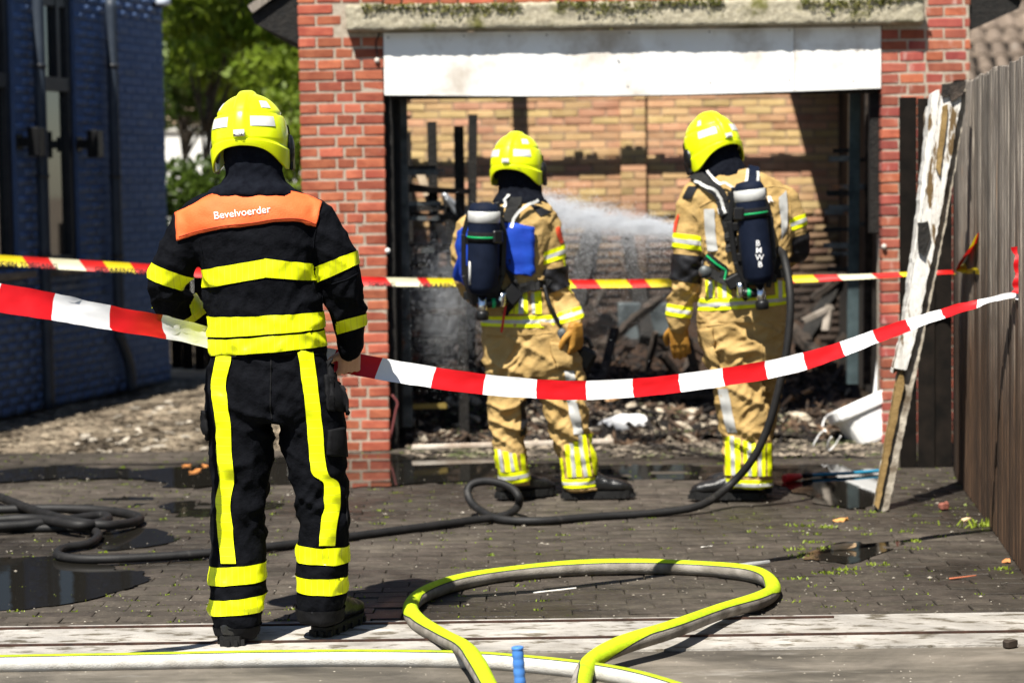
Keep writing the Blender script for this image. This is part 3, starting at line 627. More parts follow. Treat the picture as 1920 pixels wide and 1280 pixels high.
# ------------------------------------------------------------ white tub, panel, blue pipe, leaning door
m_wplast = M('white_plastic', (.78, .78, .77), (.84, .84, .84), sc=4, rough=.35, c3=(.5, .45, .36), lo3=.72, hi3=.82, sc3=5)
tub = empty('wash_tub', gnd(1625, 838), 'tipped white plastic tub with a thick rim behind the leaning white frame', 'tub')
bm = bmesh.new(); P0 = GY + .35
def tubring(k, z, e=4.0, n=36):
    out = []
    for i in range(n):
        a = 2 * math.pi * i / n; ca, sa = math.cos(a), math.sin(a); r_ = (abs(ca) ** e + abs(sa) ** e) ** (-1 / e); out.append(bm.verts.new((ca * r_ * .30 * k, sa * r_ * .2 * k, z)))
    return out
prof = [(.78, 0), (.82, .02), (.95, .22), (.96, .225), (1.06, .225), (1.08, .24), (1.08, .30), (1.05, .31), (.98, .31), (.95, .28), (.80, .03)]
rg = [tubring(k, z) for k, z in prof]
for a, b in zip(rg, rg[1:]):
    for i in range(36): f = bm.faces.new((a[i], a[(i + 1) % 36], b[(i + 1) % 36], b[i]))
bm.faces.new(rg[0][::-1]); bm.faces.new(rg[-1])
o = obj('shell', tome(bm), m_wplast, tub); o.rotation_euler = (R(-12), R(-22), R(8)); o.location = (.17, .3, .03); o.scale = (.85, .85, .85)
pn = empty('white_panel', gnd(1700, 830), 'flat scorched white panel standing behind the white tub', 'panel')
bm = bmesh.new(); box(bm, (0, .35, .37), (.26, .03, .28), Matrix.Rotation(.12, 3, 'Y'), .006); obj('board', tome(bm), m_wplast, pn)
bm = bmesh.new(); box(bm, (.02, .33, .12), (.05, .05, .24), None, .006); obj('foot', tome(bm), m_wplast, pn)
# curly scraps by the tub
for q, (px, py, lab) in enumerate(((1552, 808, 'curled white plastic scrap left of the tub'), (1535, 836, 'flat white scrap on the moss left of the tub'), (1562, 845, 'lower white scrap near the tub edge'))):
    P = [gnd(px, py, .02) + Vector((.045 * math.cos(a) * (1 - .1 * a), .04 * math.sin(a), .045 + .045 * math.sin(a * 1.3 + q))) for a in np.arange(0, 4.6, .6)]
    obj('plastic_scrap', tube([tuple(p) for p in P], .005 if q == 0 else .004, 4, 6), m_wplast, None, lab, 'scrap')
bp = empty('water_pipe', gnd(1480, 896), 'thin blue water pipe with red coupling lying in the puddle', 'pipe')
P = [gnd(x, y, .02) for x, y in ((1505, 892), (1540, 889), (1600, 886), (1660, 881))]
o = obj('tube', tube([tuple(p) for p in P], .009, 6, 8), M('blue_pipe', (.02, .19, .32), rough=.4), bp); o.location = -bp.location
P = [gnd(x, y, .025) for x, y in ((1470, 897), (1480, 896), (1500, 893))]
o = obj('coupling', tube([(*P[0], .022), (*P[1], .024), (*P[2], .016)], .02, 5, 10), m_redp, bp); o.location = -bp.location
P = [gnd(x, y, .025) for x, y in ((1508, 892), (1520, 890))]
o = obj('clamp', tube([tuple(p) for p in P], .016, 3, 10), m_blackp, bp); o.location = -bp.location

def prism(outer, y0, y1):
    bm = bmesh.new(); a = [bm.verts.new((x, y0, z)) for x, z in outer]; b = [bm.verts.new((x, y1, z)) for x, z in outer]
    n = len(outer); bm.faces.new(a); bm.faces.new(b[::-1])
    for i in range(n): bm.faces.new((a[i], a[(i + 1) % n], b[(i + 1) % n], b[i]))
    return tome(bm)
# leaning burnt window/door frame: flat slab seen almost edge-on with flaking white paint
m_flake = M('flaking_white_paint', (.50, .48, .44), (.66, .65, .62), sc=7, rough=.75, bump=1., bsc=30, c3=(.12, .075, .03), lo3=.56, hi3=.60, sc3=3.4, stretch=(4, 4, .9))
m_rawedge = M('scorched_edge', (.10, .075, .05), (.46, .42, .35), sc=9, rough=.85, bump=1., bsc=30)
m_ochre = M('ochre_core', (.13, .08, .025), (.27, .18, .07), sc=8, rough=.8, bump=.5)
foot = gnd(1652, 957); fd = foot.y
fr = empty('door_frame', foot, 'burnt white-painted door frame leaning against the board fence', 'door frame')
def stile(pts, y0, y1, mat, nm, bump=.008):
    "outline in photo pixels at the foot's distance, real thickness in depth"
    pj_ = []; rj = random.Random(len(pts) + int(pts[0][0]))
    for (xa, ya), (xb, yb) in zip(pts, pts[1:] + pts[:1]):
        kk = max(1, int(math.hypot(xb - xa, yb - ya) / 9))
        for t_ in range(kk): pj_.append((xa + (xb - xa) * t_ / kk + rj.uniform(-1.2, 1.2), ya + (yb - ya) * t_ / kk + rj.uniform(-1, 1)))
    pts = pj_
    W = [at(x, y, fd + .2 * max(0, at(x, y, fd).z) / 2.1 + y0) for x, y in pts]; top = max(p.z for p in W)
    me = prism([(p.x, p.z) for p in W], 0, y1 - y0); o = obj(nm, me, mat, fr)
    for v_ in me.vertices: v_.co.y += y0 + fd + .2 * (v_.co.z / 2.1)
    o.location = -fr.location
    if bump > 1:
        b2 = bmesh.new(); b2.from_mesh(me); r_ = remesh(b2, .014, 1, .4)
        for v_ in r_.vertices: v_.co += v_.normal * bump * (noise.noise(v_.co * 7) + .6 * noise.noise(v_.co * 25))
        o.data = r_; r_.materials.append(mat)
    return o
stile([(1811, 154), (1796, 160), (1740, 420), (1684, 700), (1640, 950), (1652, 960), (1666, 955), (1718, 700), (1774, 420), (1810, 200)], 0, .05, m_rawedge, 'stile_edge')
stile([(1790, 163), (1766, 180), (1728, 420), (1692, 620), (1676, 690), (1700, 694), (1724, 600), (1764, 400), (1806, 168)], -.05, -.004, m_flake, 'stile')
stile([(1762, 168), (1748, 175), (1720, 420), (1690, 640), (1675, 700), (1690, 690), (1712, 560), (1735, 420)], .0, .09, m_flake, 'rebate')
stile([(1740, 200), (1735, 215), (1732, 420), (1728, 480), (1738, 430), (1748, 230)], .12, .16, m_flake, 'outer_bead')
stile([(1778, 195), (1768, 200), (1757, 300), (1756, 315), (1762, 330), (1772, 260)], -.07, -.04, m_ochre, 'exposed_core', .003)
stile([(1692, 690), (1682, 715), (1658, 850), (1641, 948), (1648, 955), (1668, 850), (1696, 720)], -.03, .02, m_ochre, 'lower_core', .003)
stile([(1741, 415), (1722, 418), (1722, 470), (1733, 480), (1745, 440)], -.075, -.055, m_char, 'burnt_patch', .002)
stile([(1812, 152), (1768, 158), (1766, 182), (1780, 178), (1785, 190), (1806, 178)], -.07, -.03, m_char2, 'burnt_head', .006)
# ------------------------------------------------------------ board fence on the right
def wetfoot(m, z0, z1, col):
    "splash-wet, mossy-brown lower part of the boards with a ragged upper edge"
    nt = m.node_tree; N = nt.nodes; Lk = nt.links.new; b = N['Principled BSDF']; src = b.inputs['Base Color'].links[0].from_socket
    g = N.new('ShaderNodeNewGeometry'); sx = N.new('ShaderNodeSeparateXYZ'); Lk(g.outputs['Position'], sx.inputs[0]); oi = N.new('ShaderNodeObjectInfo')
    nn = N.new('ShaderNodeTexNoise'); nn.inputs['Scale'].default_value = 6; nn.inputs['Detail'].default_value = 6; Lk(g.outputs['Position'], nn.inputs['Vector'])
    mm = N.new('ShaderNodeMath'); mm.operation = 'MULTIPLY_ADD'; mm.inputs[1].default_value = -.5; Lk(nn.outputs[0], mm.inputs[0]); Lk(sx.outputs[2], mm.inputs[2])
    m2 = N.new('ShaderNodeMath'); m2.operation = 'MULTIPLY_ADD'; m2.inputs[1].default_value = -.55; Lk(oi.outputs['Random'], m2.inputs[0]); Lk(mm.outputs[0], m2.inputs[2])
    mr = N.new('ShaderNodeMapRange'); mr.interpolation_type = 'SMOOTHSTEP'; mr.inputs[1].default_value = z0 - .5; mr.inputs[2].default_value = z1 - .5; Lk(m2.outputs[0], mr.inputs[0])
    mx = N.new('ShaderNodeMix'); mx.data_type = 'RGBA'; mx.blend_type = 'MULTIPLY'; iv = N.new('ShaderNodeMath'); iv.operation = 'SUBTRACT'; iv.inputs[0].default_value = 1; Lk(mr.outputs[0], iv.inputs[1]); Lk(iv.outputs[0], mx.inputs[0]); Lk(src, mx.inputs[6]); mx.inputs[7].default_value = (*col, 1); Lk(mx.outputs[2], b.inputs['Base Color'])
wetfoot(m_wood, .55, 1.7, (.30, .19, .12))
fa, fb = gnd(1803, 893), gnd(1918, 1052)
fdir = (fb - fa).normalized(); fnor = Vector((-fdir.y, fdir.x, 0)); fnor = fnor if fnor.x < 0 else -fnor
fence = empty('board_fence', fa, 'weathered grey vertical board fence along the right side', 'fence')
ftop = 2.04; rn = random.Random(77); s_ = -.02; i = 0
while s_ < 9.5:
    wd = rn.choice((.07, .08, .09)); off = .0 if i % 2 else .028
    bm = bmesh.new(); h = ftop + rn.uniform(-.012, .012) + .02
    box(bm, (0, 0, h / 2), (wd, .018, h), None, .003)
    if s_ < 3.2:
        bmesh.ops.subdivide_edges(bm, edges=[e for e in bm.edges if abs((e.verts[0].co - e.verts[1].co).z) > 1], cuts=6)
        for v_ in bm.verts: v_.co.y += .004 * noise.noise(Vector((i * 3, 0, v_.co.z * 2)))
    o = obj('board', tome(bm), m_wood, fence); p = fdir * (s_ + wd / 2) + fnor * off
    o.location = p; o.rotation_euler = (0, rn.uniform(-.004, .004), math.atan2(fdir.y, fdir.x)); s_ += wd * (.80 if i % 2 else .62); i += 1
for hz in (.5, 1.1, 1.75):
    bm = bmesh.new(); beam(bm, fdir * 0 - fnor * .03 + Vector((0, 0, hz)), fdir * 9.4 - fnor * .03 + Vector((0, 0, hz)), .04, .07); obj('rail', tome(bm), m_wood, fence)
# dark return boards behind the leaning frame, near black to paint the gap's shadow
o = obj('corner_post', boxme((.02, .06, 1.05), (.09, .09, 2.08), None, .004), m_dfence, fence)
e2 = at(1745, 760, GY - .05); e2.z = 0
ret = empty('board_fence', fa + Vector((.05, .15, 0)), 'short dark board fence, near black for the shadow in the gap behind the leaning frame', 'fence')
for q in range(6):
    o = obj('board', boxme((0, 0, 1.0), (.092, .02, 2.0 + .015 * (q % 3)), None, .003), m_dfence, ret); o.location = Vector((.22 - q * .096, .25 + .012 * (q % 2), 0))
P = [at(x, y, 9.75) for x, y in ((1922, 300), (1908, 318), (1905, 340), (1912, 365), (1925, 380))]
obj('cable', tube([tuple(p) for p in P], .008, 6, 8), m_dark, None, 'loose black cable loop on the fence at the right edge', 'cable')
# ------------------------------------------------------------ left house
h1 = gnd(321, 712); h0 = gnd(0, 784); hu = (h0 - h1); hu.z = 0; hu.normalize()          # u runs from the far corner towards the camera
hn = Vector((-hu.y, hu.x, 0)); hn = hn if hn.x > 0 else -hn                      # outward normal (towards the yard)
house = empty('house', h1, 'whitewashed brick house in shade with tall windows and downpipes on the left', 'house')
HR = Matrix((-hu, -hn, Vector((0, 0, 1)))).transposed()                          # local x = u, local y = into the wall, z up
HQ = HR.to_euler(); house.rotation_euler = HQ; house.scale = (-1, 1, 1)
def uz(px, py, out=0.0):
    p = hitplane(px, py, h1 + hn * out, hn) - h1; return p.dot(hu), p.z
def hpart(nm, me, mat, parent=None, smooth=False):
    o = obj(nm, me, mat, parent or house, smooth=smooth)
    return o
HL, HH = 9.0, 3.2
u2r = uz(147, 300)[0]; u2l = uz(90, 300)[0]; zs2 = uz(118, 500)[1]
u1r = uz(31, 300)[0]; u1l = u1r + (u2l - u2r) * 1.05; zs1 = zs2
zwt = 2.98
wins = [(u2r, u2l, zs2, zwt), (u1r, u1l, zs1, zwt), (u1l + .9, u1l + 1.9, zs1, zwt)]
cuts = sorted(wins)
bm = bmesh.new(); x = 0
for a, b, z0, z1 in cuts:
    box(bm, ((x + a) / 2, .1245, HH / 2), (a - x, .24, HH)); box(bm, ((a + b) / 2, .1245, z0 / 2), (b - a, .24, z0)); box(bm, ((a + b) / 2, .13, (z1 + HH) / 2), (b - a, .24, HH - z1)); x = b
box(bm, ((x + HL) / 2, .1245, HH / 2), (HL - x, .24, HH))
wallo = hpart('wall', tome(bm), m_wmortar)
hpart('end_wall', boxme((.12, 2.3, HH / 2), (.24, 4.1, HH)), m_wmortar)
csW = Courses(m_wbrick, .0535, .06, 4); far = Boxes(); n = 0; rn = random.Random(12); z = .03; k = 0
while z < HH:
    for xc, l in run([.205] if k % 2 else [.1] + [.205] * 60, HL, .0105):
        if any(a < xc + l / 2 and xc - l / 2 < b and z0 < z < z1 for a, b, z0, z1 in wins): continue
        vis = xc < uz(190, 400)[0] and .15 < z < 2.9
        if vis and n < 300:
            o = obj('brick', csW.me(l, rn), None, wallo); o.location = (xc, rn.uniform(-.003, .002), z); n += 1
        else: far.add((xc, .03, z), (l, .06, .0535))
    z += .064; k += 1
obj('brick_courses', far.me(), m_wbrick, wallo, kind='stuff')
m_glass = bpy.data.materials.new('window_glass'); m_glass.use_nodes = True; gb = m_glass.node_tree.nodes['Principled BSDF']
gb.inputs['Base Color'].default_value = (.015, .018, .02, 1); gb.inputs['Roughness'].default_value = .03; gb.inputs['Specular IOR Level'].default_value = 1.0; gb.inputs['IOR'].default_value = 1.7
for a, b, z0, z1 in wins:
    win = obj('window', boxme(((a + b) / 2, .07, z0 + .04), (b - a, .06, .08)), m_gunmetal, house)
    for nm, c, s in (('frame', (a + .035, .07, (z0 + z1) / 2), (.07, .07, z1 - z0)), ('frame', (b - .035, .07, (z0 + z1) / 2), (.07, .07, z1 - z0)), ('frame', ((a + b) / 2, .071, z1 - .04), (b - a, .06, .08)), ('transom', ((a + b) / 2, .069, uz(118, 158)[1]), (b - a, .075, .10)), ('mullion', ((a + b) / 2 - .04, .069, z1 / 2 + uz(118, 158)[1] / 2), (.05, .07, z1 - uz(118, 158)[1]))):
        obj(nm, boxme(c, s), m_gunmetal, win)
    obj('pane', boxme(((a + b) / 2, .078, (z0 + z1) / 2), (b - a - .1, .012, z1 - z0 - .1)), m_glass, win)
    bm = bmesh.new(); box(bm, ((a + b) / 2, -.03, z0 - .03), (b - a + .08, .17, .05), Matrix.Rotation(R(-6), 3, 'X'), .006); obj('sill', tome(bm), M('weathered_sill', (.10, .085, .07), (.2, .17, .13), rough=.8), win)
for q, (pxt, pxb) in enumerate(((70, 86), (207, 222))):
    u = uz(pxb, 500, .07)[0]
    P = [(u, -.065, HH - .2), (u, -.065, 2.5), (u, -.065, .62)] + ([(u, -.065, .0)] if q == 0 else [(u, -.065, .45), (u - .16, -.065, .22), (u - .2, -.065, .0)])
    dp = hpart('downpipe', tube(P, .042, 6, 14), M('downpipe_zinc', (.022, .03, .045), (.035, .045, .06), sc=6, rough=.5), smooth=False)
    for zz in (uz(pxb, 125, .07)[1], uz(pxb, 330, .07)[1], uz(pxb, 478, .07)[1]):
        obj('bracket', tube([(u, -.065, zz - .015), (u, -.065, zz + .015)], .048, 2, 14), m_gunmetal, dp)
for q, (px, py, lab) in enumerate(((57, 266, 'black up-down wall lamp left of the tall window'), (168, 270, 'black up-down wall lamp between the window and the right downpipe'))):
    u, z = uz(px, py, .09); t = empty('wall_lamp', h1 + hu * u + Vector((0, 0, z)), lab, 'lamp'); t.rotation_euler = HQ
    bm = bmesh.new(); box(bm, (0, -.135, 0), (.10, .09, .20), None, .006); obj('housing', tome(bm), m_blackp, t)
    bm = bmesh.new(); box(bm, (.0, -.045, 0), (.05, .09, .06), None, .004); obj('arm', tome(bm), m_blackp, t)
    bm = bmesh.new(); box(bm, (0, -.006, 0), (.09, .012, .11), None, .003); obj('wall_plate', tome(bm), m_blackp, t)
u, z = uz(306, 8, .08); t = empty('security_lamp', h1 + hu * max(.05, u) + Vector((0, 0, z)), 'small pale domed lamp at the far top corner of the house', 'lamp'); t.rotation_euler = HQ
o = obj('dome', lathe([(.001, .08), (.03, .075), (.055, .05), (.06, .0), (.05, -.01), (.001, -.012)], 18), M('pale_dome', (.55, .6, .68), rough=.3), t); o.location = (-.02, -.09, 0)
obj('bracket', boxme((0, -.04, 0), (.05, .09, .05), None, .004), m_blackp, t)

# ------------------------------------------------------------ behind the yard, left
DF = 19.6
df = empty('board_fence', (-3.2, DF, 0), 'near-black low board fence closing the gap beside the garage', 'fence')  # low boards in one near-black tone
for q in range(24):
    o = obj('board', boxme((0, 0, .62), (.096, .02, 1.24 + .015 * (q % 3)), None, .003), m_dfence, df); o.location = (q * .1, .012 * (q % 2), 0)
for hz in (.3, 1.0): obj('rail', boxme((1.15, .04, hz), (2.4, .04, .07)), m_dfence, df)
wf = empty('white_wall', (-5.5, 27, 0), 'sunlit white garden wall seen through the foliage', 'wall')
s27 = 27
zc = at(380, 268, s27).z
obj('wall', boxme((3.4, 0, (zc + .14) / 2), (7.5, .2, zc + .14)), M('white_render', (.74, .73, .7), (.8, .8, .78), sc=2, rough=.85), wf)
obj('coping', boxme((3.4, 0, zc + .17), (7.5, .28, .06)), M('coping_mat', (.55, .54, .5), rough=.85), wf)
bh = empty('house', (-4, 42, 0), 'distant beige brick house half hidden by the tree', 'house')
obj('wall', boxme((0, 2, 4), (14, 4, 8)), M('beige_house', (.42, .31, .21), (.52, .40, .29), sc=3, rough=.9), bh)
for q in range(5):
    for r_ in range(3):
        wn = obj('window', boxme((-5 + q * 2.1, -.02, 1.3 + r_ * 2.4), (1.3, .06, 1.5)), M('far_white_frame%d%d' % (q, r_), (.75, .75, .75), rough=.6), bh)
        obj('pane', boxme((-5 + q * 2.1, -.045, 1.3 + r_ * 2.4), (1.12, .06, 1.32)), m_glass, wn)
def leafcloud(n, clumps, s0, s1, seed):
    r_ = np.random.RandomState(seed); C = np.array([c[:3] for c in clumps]); Rr = np.array([c[3:6] for c in clumps]); wt = Rr.prod(1) ** .7; wt /= wt.sum()
    idx = r_.choice(len(C), n, p=wt); d = r_.normal(size=(n, 3)); d /= np.linalg.norm(d, axis=1)[:, None]; rad = r_.uniform(.35, 1.0, (n, 1)) ** .6
    P = C[idx] + d * rad * Rr[idx]
    a = r_.normal(size=(n, 3)); a[:, 2] -= .3; a /= np.linalg.norm(a, axis=1)[:, None]; b = np.cross(a, r_.normal(size=(n, 3))); b /= np.linalg.norm(b, axis=1)[:, None]
    s = r_.uniform(s0, s1, (n, 1)); c_ = np.cross(a, b) * .15
    V = np.stack([P - a * s, P + b * s * .5 + c_ * s, P + a * s, P - b * s * .5 + c_ * s], 1).reshape(-1, 3); Fq = np.arange(4 * n).reshape(-1, 4); return npmesh('leaves', V, Fq)
def tree(nm, base, h, clumps, n, s0, s1, mat, lab, cat, seed, tr=.05):
    t = empty(nm, base, lab, cat); rr = random.Random(seed)
    top = Vector((rr.uniform(-.2, .2), 0, h * .75))
    obj('trunk', tube([(0, 0, 0, tr), (.05, .02, h * .25, tr * .8), (top.x * .7, .05, h * .5, tr * .6), (top.x, .0, h * .75, tr * .3)], tr, 5, 9), M('bark' + lab[:6], (.035, .027, .02), (.08, .065, .05), sc=12, rough=.9, bump=.8), t)
    for c in clumps[:10]:
        st = Vector((top.x * .5, .04, h * rr.uniform(.25, .6))); e = Vector(c[:3]); m_ = (st + e) / 2 + Vector((0, 0, .1)); obj('branch', tube([(*st, tr * .4), (*m_, tr * .25), (*e, tr * .08)], .02, 4, 6), bpy.data.materials['bark' + lab[:6]], t)
    obj('crown', leafcloud(n, clumps, s0, s1, seed), mat, t); return t
m_lf1 = leafmat('bright_leaf', (.10, .165, .010), (.22, .28, .03), .5, 2); m_lf2 = leafmat('deep_leaf', (.035, .065, .008), (.09, .14, .018), .45, 2)
rn = random.Random(4)
def clumpset(px0, px1, py0, py1, d, n, r0, r1, dd=1.0):
    out = []
    for _ in range(n):
        p = at(rn.uniform(px0, px1), rn.uniform(py0, py1), d + rn.uniform(-dd, dd)); r_ = rn.uniform(r0, r1); out.append((p.x, p.y, p.z, r_ * rn.uniform(.9, 1.5), r_, r_ * rn.uniform(.6, 1)))
    return out
def rel(cl, b): return [(c[0] - b[0], c[1] - b[1], c[2] - b[2], *c[3:]) for c in cl]
b0 = Vector((-3.05, 22.3, 0)); cl = clumpset(300, 580, -200, 150, 22.3, 30, .22, .45)
tree('tree', b0, 4.5, rel(cl, b0), 11000, .035, .075, m_lf1, 'bright green leafy tree rising behind the helmet of the front firefighter', 'tree', 2)
b1 = Vector((-2.3, 21.2, 0)); cl = clumpset(500, 600, 90, 400, 21.2, 14, .2, .36, .5)
tree('shrub', b1, 1.9, rel(cl, b1), 3600, .03, .06, m_lf1, 'yellow-green shrub against the left garage pier', 'shrub', 3, .05)
b2 = Vector((-3.3, 20.9, 0)); cl = clumpset(300, 470, 325, 430, 20.9, 14, .16, .32, .4)
tree('shrub', b2, 1.6, rel(cl, b2), 3000, .03, .06, m_lf2, 'dark green shrub at the corner of the white house', 'shrub', 4, .05)
b3 = Vector((-3.6, 25, 0)); cl = clumpset(290, 480, 30, 200, 25, 14, .25, .5, .8)
tree('tree', b3, 3.6, rel(cl, b3), 5500, .04, .08, m_lf2, 'darker tree further back beside the white house corner', 'tree', 5)
# trees beyond the right fence (seen in the window reflections)
for q, (x, y, h) in enumerate(((6.3, 9.5, 4.6), (8.2, 13.5, 5.2))):
    b = Vector((x, y, 0)); cl = [(rn.gauss(0, .9), rn.gauss(0, .9), h * .65 + rn.gauss(0, .7), .8, .8, .6) for _ in range(18)]
    tree('tree', b, h, cl, 5000, .06, .12, m_lf1, ('nearer' if q == 0 else 'farther') + ' green tree behind the right fence, mirrored in the house windows', 'tree', 20 + q)
# tiled roof beyond the fence, top right
rt = empty('tiled_roof', (5.6, 34, 0), 'brown pantile roof of a neighbouring house above the right fence', 'roof')
m_tile = M('brown_pantile', (.10, .075, .055), (.17, .13, .10), sc=4, rough=.8, rnd=.25, c3=(.25, .23, .2), lo3=.62, hi3=.8, sc3=3)
bm = bmesh.new(); nq = 8; rows = [[bm.verts.new((-.14 + .28 * i / nq, y, .035 * math.sin(i / nq * 2 * math.pi) + z)) for i in range(nq + 1)] for y, z in ((-.2, .03), (.2, 0), )]
for i in range(nq): bm.faces.new((rows[0][i], rows[0][i + 1], rows[1][i + 1], rows[1][i]))
lip = [bm.verts.new(v_.co + Vector((0, 0, -.03))) for v_ in rows[0]]
for i in range(nq): bm.faces.new((rows[0][i], lip[i], lip[i + 1], rows[0][i + 1]))
tm = tome(bm); tm.materials.append(m_tile); sl = R(42)
zt = at(1870, 150, 34).z
for j in range(14):
    for i in range(12):
        y = j * .34; o = obj('tile', tm, None, rt); o.location = (i * .27 - .6 + (at(1820, 100, 34).x - 5.6), y * math.cos(sl), zt - .6 + y * math.sin(sl)); o.rotation_euler = (sl, 0, rn.uniform(-.01, .01))
obj('house_wall', boxme((2.4, .5, (zt - .7) / 2), (5, .3, zt - .7)), M('neighbour_brick', (.2, .1, .07), (.26, .14, .1), rough=.9), rt)
bm = bmesh.new(); beam(bm, (-.7 + (at(1820, 100, 34).x - 5.6) + 1.6, -.15, zt - .75), (-.7 + (at(1820, 100, 34).x - 5.6) + 1.6, 14 * .34 * math.cos(sl), zt - .75 + 14 * .34 * math.sin(sl)), 3.3, .08); obj('roof_deck', tome(bm), m_dfence, rt)

# ------------------------------------------------------------ litter of roof shards on the left soil
SH_ = [rock(40 + i, 1, .2, 2, 7) for i in range(6)]
m_sh = M('pale_shard', (.20, .17, .13), (.42, .38, .32), sc=3, rough=.9, rnd=.45)
for me in SH_: me.materials.append(m_sh)
for q in range(150):
    px, py = rn.uniform(20, 400), 722 + 160 * rn.random() ** .8
    if py < 870 - px * .42: continue
    o = obj('roof_shard', SH_[q % 6], None, None, 'pale flat shard of debris on the trampled soil left of the front firefighter', 'shard', 'pale shards on the soil beside the house'); o.location = gnd(px, py, -.018); s_ = rn.uniform(.010, .042) * (1.4 if rn.random() < .12 else 1); o.scale = (s_, s_, s_); o.rotation_euler = (rn.gauss(0, .2), rn.gauss(0, .2), rn.uniform(0, 6))
V = []; Fc = []
for k in range(6000):
    px, py = rn.uniform(-20, 520), 715 + 180 * rn.random(); p = gnd(px, py, -.027); s_ = rn.uniform(.006, .026); i = len(V); a = rn.uniform(0, 6.28)
    for q in range(4): V.append(p + Vector((math.cos(a + q * 1.57) * s_ * 1.4, math.sin(a + q * 1.57) * s_, rn.uniform(0, s_ * .6))))
    Fc.append((i, i + 1, i + 2, i + 3))
obj('leaf_litter', npmesh('lit', V, Fc), M('litter', (.03, .022, .014), (.34, .28, .2), sc=2.5, rough=.9, world=True, lo=.42, hi=.66), label='brown litter and crumbs covering the soil beside the house', cat='litter', kind='stuff')
# single bits lying on the paving
def bit(nm, px, py, L_, wd, th, ang, col, lab, cat):
    bm = bmesh.new(); box(bm, (0, 0, 0), (L_, wd, th), None, th * .25); bmesh.ops.subdivide_edges(bm, edges=bm.edges[:], cuts=2)
    for v_ in bm.verts: v_.co += Vector((0, 0, .25 * wd * noise.noise(v_.co * 40 + Vector((px, 0, 0))))); v_.co.y *= 1 - .6 * (v_.co.x / L_ + .5) ** 2
    o = obj(nm, tome(bm), M('bit_%d' % px, col, tuple(c * 1.3 for c in col), sc=30, rough=.8), None, lab, cat); o.location = gnd(px, py, th / 2 + .006); o.rotation_euler = (.05, -.1, ang)
bit('wood_chip', 1582, 1024, .11, .035, .022, .1, (.55, .38, .22), 'pale wood chip lying on the small puddle at right', 'wood chip')
bit('leaf', 1578, 974, .07, .05, .006, .6, (.40, .20, .06), 'orange-brown curled leaf nearest the leaning frame', 'leaf')
bit('leaf', 1888, 1050, .045, .035, .005, 1.2, (.42, .17, .06), 'small reddish leaf at the foot of the fence', 'leaf')
bit('stick', 1408, 1057, .16, .018, .014, .05, (.22, .22, .22), 'grey stick lying behind the green hose loop', 'stick')
bit('stick', 1040, 1106, .17, .008, .004, .0, (.6, .58, .54), 'thin white sliver lying inside the green hose loop', 'stick')
bit('stick', 1805, 1081, .11, .008, .005, .05, (.32, .10, .05), 'thin reddish stick lying on the shadow line at right', 'stick')
bit('paper_scrap', 1325, 1024, .05, .02, .003, .0, (.5, .48, .44), 'small white paper scrap behind the hose loop', 'scrap')
bit('wood_chip', 1812, 973, .05, .02, .01, .5, (.5, .36, .22), 'small pale chip near the weeds by the fence', 'wood chip')
bit('clod', 1895, 1205, .05, .035, .03, .3, (.03, .022, .016), 'dark clod of earth on the white sill at the right edge', 'clod')
bit('brick_bit', 1770, 948, .05, .04, .035, .3, (.20, .07, .05), 'broken red brick piece in the shade of the leaning frame', 'brick piece')
for q, (px, py) in enumerate(((350, 872), (372, 880), (385, 872), (362, 884))): bit('leaf', px, py, .05, .035, .006, q * 1.3, (.45, .18, .05), ('leftmost', 'lower right', 'rightmost', 'lowest')[q] + ' of four small orange leaves beside the front firefighter thigh', 'leaf')
# ------------------------------------------------------------ hoses
def hosemat(name, ca, cb, lo, hi, dirt, edge=(.02, .02, .02)):
    "two-colour hose: angle between lo and hi (turns from the top) takes colour a"
    m = M(name, ca, tuple(c * .72 for c in ca), sc=22, rough=.75, bump=.35, bsc=160, c3=tuple(c * .35 + .02 for c in ca), lo3=.62, hi3=.74, sc3=16); nt = m.node_tree; N = nt.nodes; Lk = nt.links.new; b = N['Principled BSDF']; src = b.inputs['Base Color'].links[0].from_socket
    uv = N.new('ShaderNodeUVMap'); sx = N.new('ShaderNodeSeparateXYZ'); Lk(uv.outputs[0], sx.inputs[0])
    def mask(a, bb):
        g = N.new('ShaderNodeMath'); g.operation = 'GREATER_THAN'; g.inputs[1].default_value = a; Lk(sx.outputs[1], g.inputs[0])
        l = N.new('ShaderNodeMath'); l.operation = 'LESS_THAN'; l.inputs[1].default_value = bb; Lk(sx.outputs[1], l.inputs[0])
        mm = N.new('ShaderNodeMath'); mm.operation = 'MULTIPLY'; Lk(g.outputs[0], mm.inputs[0]); Lk(l.outputs[0], mm.inputs[1]); return mm.outputs[0]
    nz = N.new('ShaderNodeTexNoise'); nz.inputs['Scale'].default_value = 14; nz.inputs['Detail'].default_value = 8
    tc = N.new('ShaderNodeTexCoord'); Lk(tc.outputs['Object'], nz.inputs['Vector'])
    rp = N.new('ShaderNodeValToRGB'); rp.color_ramp.elements[0].position = .38; rp.color_ramp.elements[1].position = .7; rp.color_ramp.elements[0].color = (*cb, 1); rp.color_ramp.elements[1].color = (*dirt, 1); Lk(nz.outputs[0], rp.inputs[0])
    mx = N.new('ShaderNodeMix'); mx.data_type = 'RGBA'; Lk(mask(lo, hi), mx.inputs[0]); Lk(src, mx.inputs[6]); Lk(rp.outputs[0], mx.inputs[7])
    m2 = N.new('ShaderNodeMix'); m2.data_type = 'RGBA'; e1 = mask(lo - .012, lo + .012); e2 = mask(hi - .012, hi + .012); ad = N.new('ShaderNodeMath'); ad.operation = 'ADD'; Lk(e1, ad.inputs[0]); Lk(e2, ad.inputs[1]); Lk(ad.outputs[0], m2.inputs[0]); Lk(mx.outputs[2], m2.inputs[6]); m2.inputs[7].default_value = (*edge, 1)
    Lk(m2.outputs[2], b.inputs['Base Color']); return m
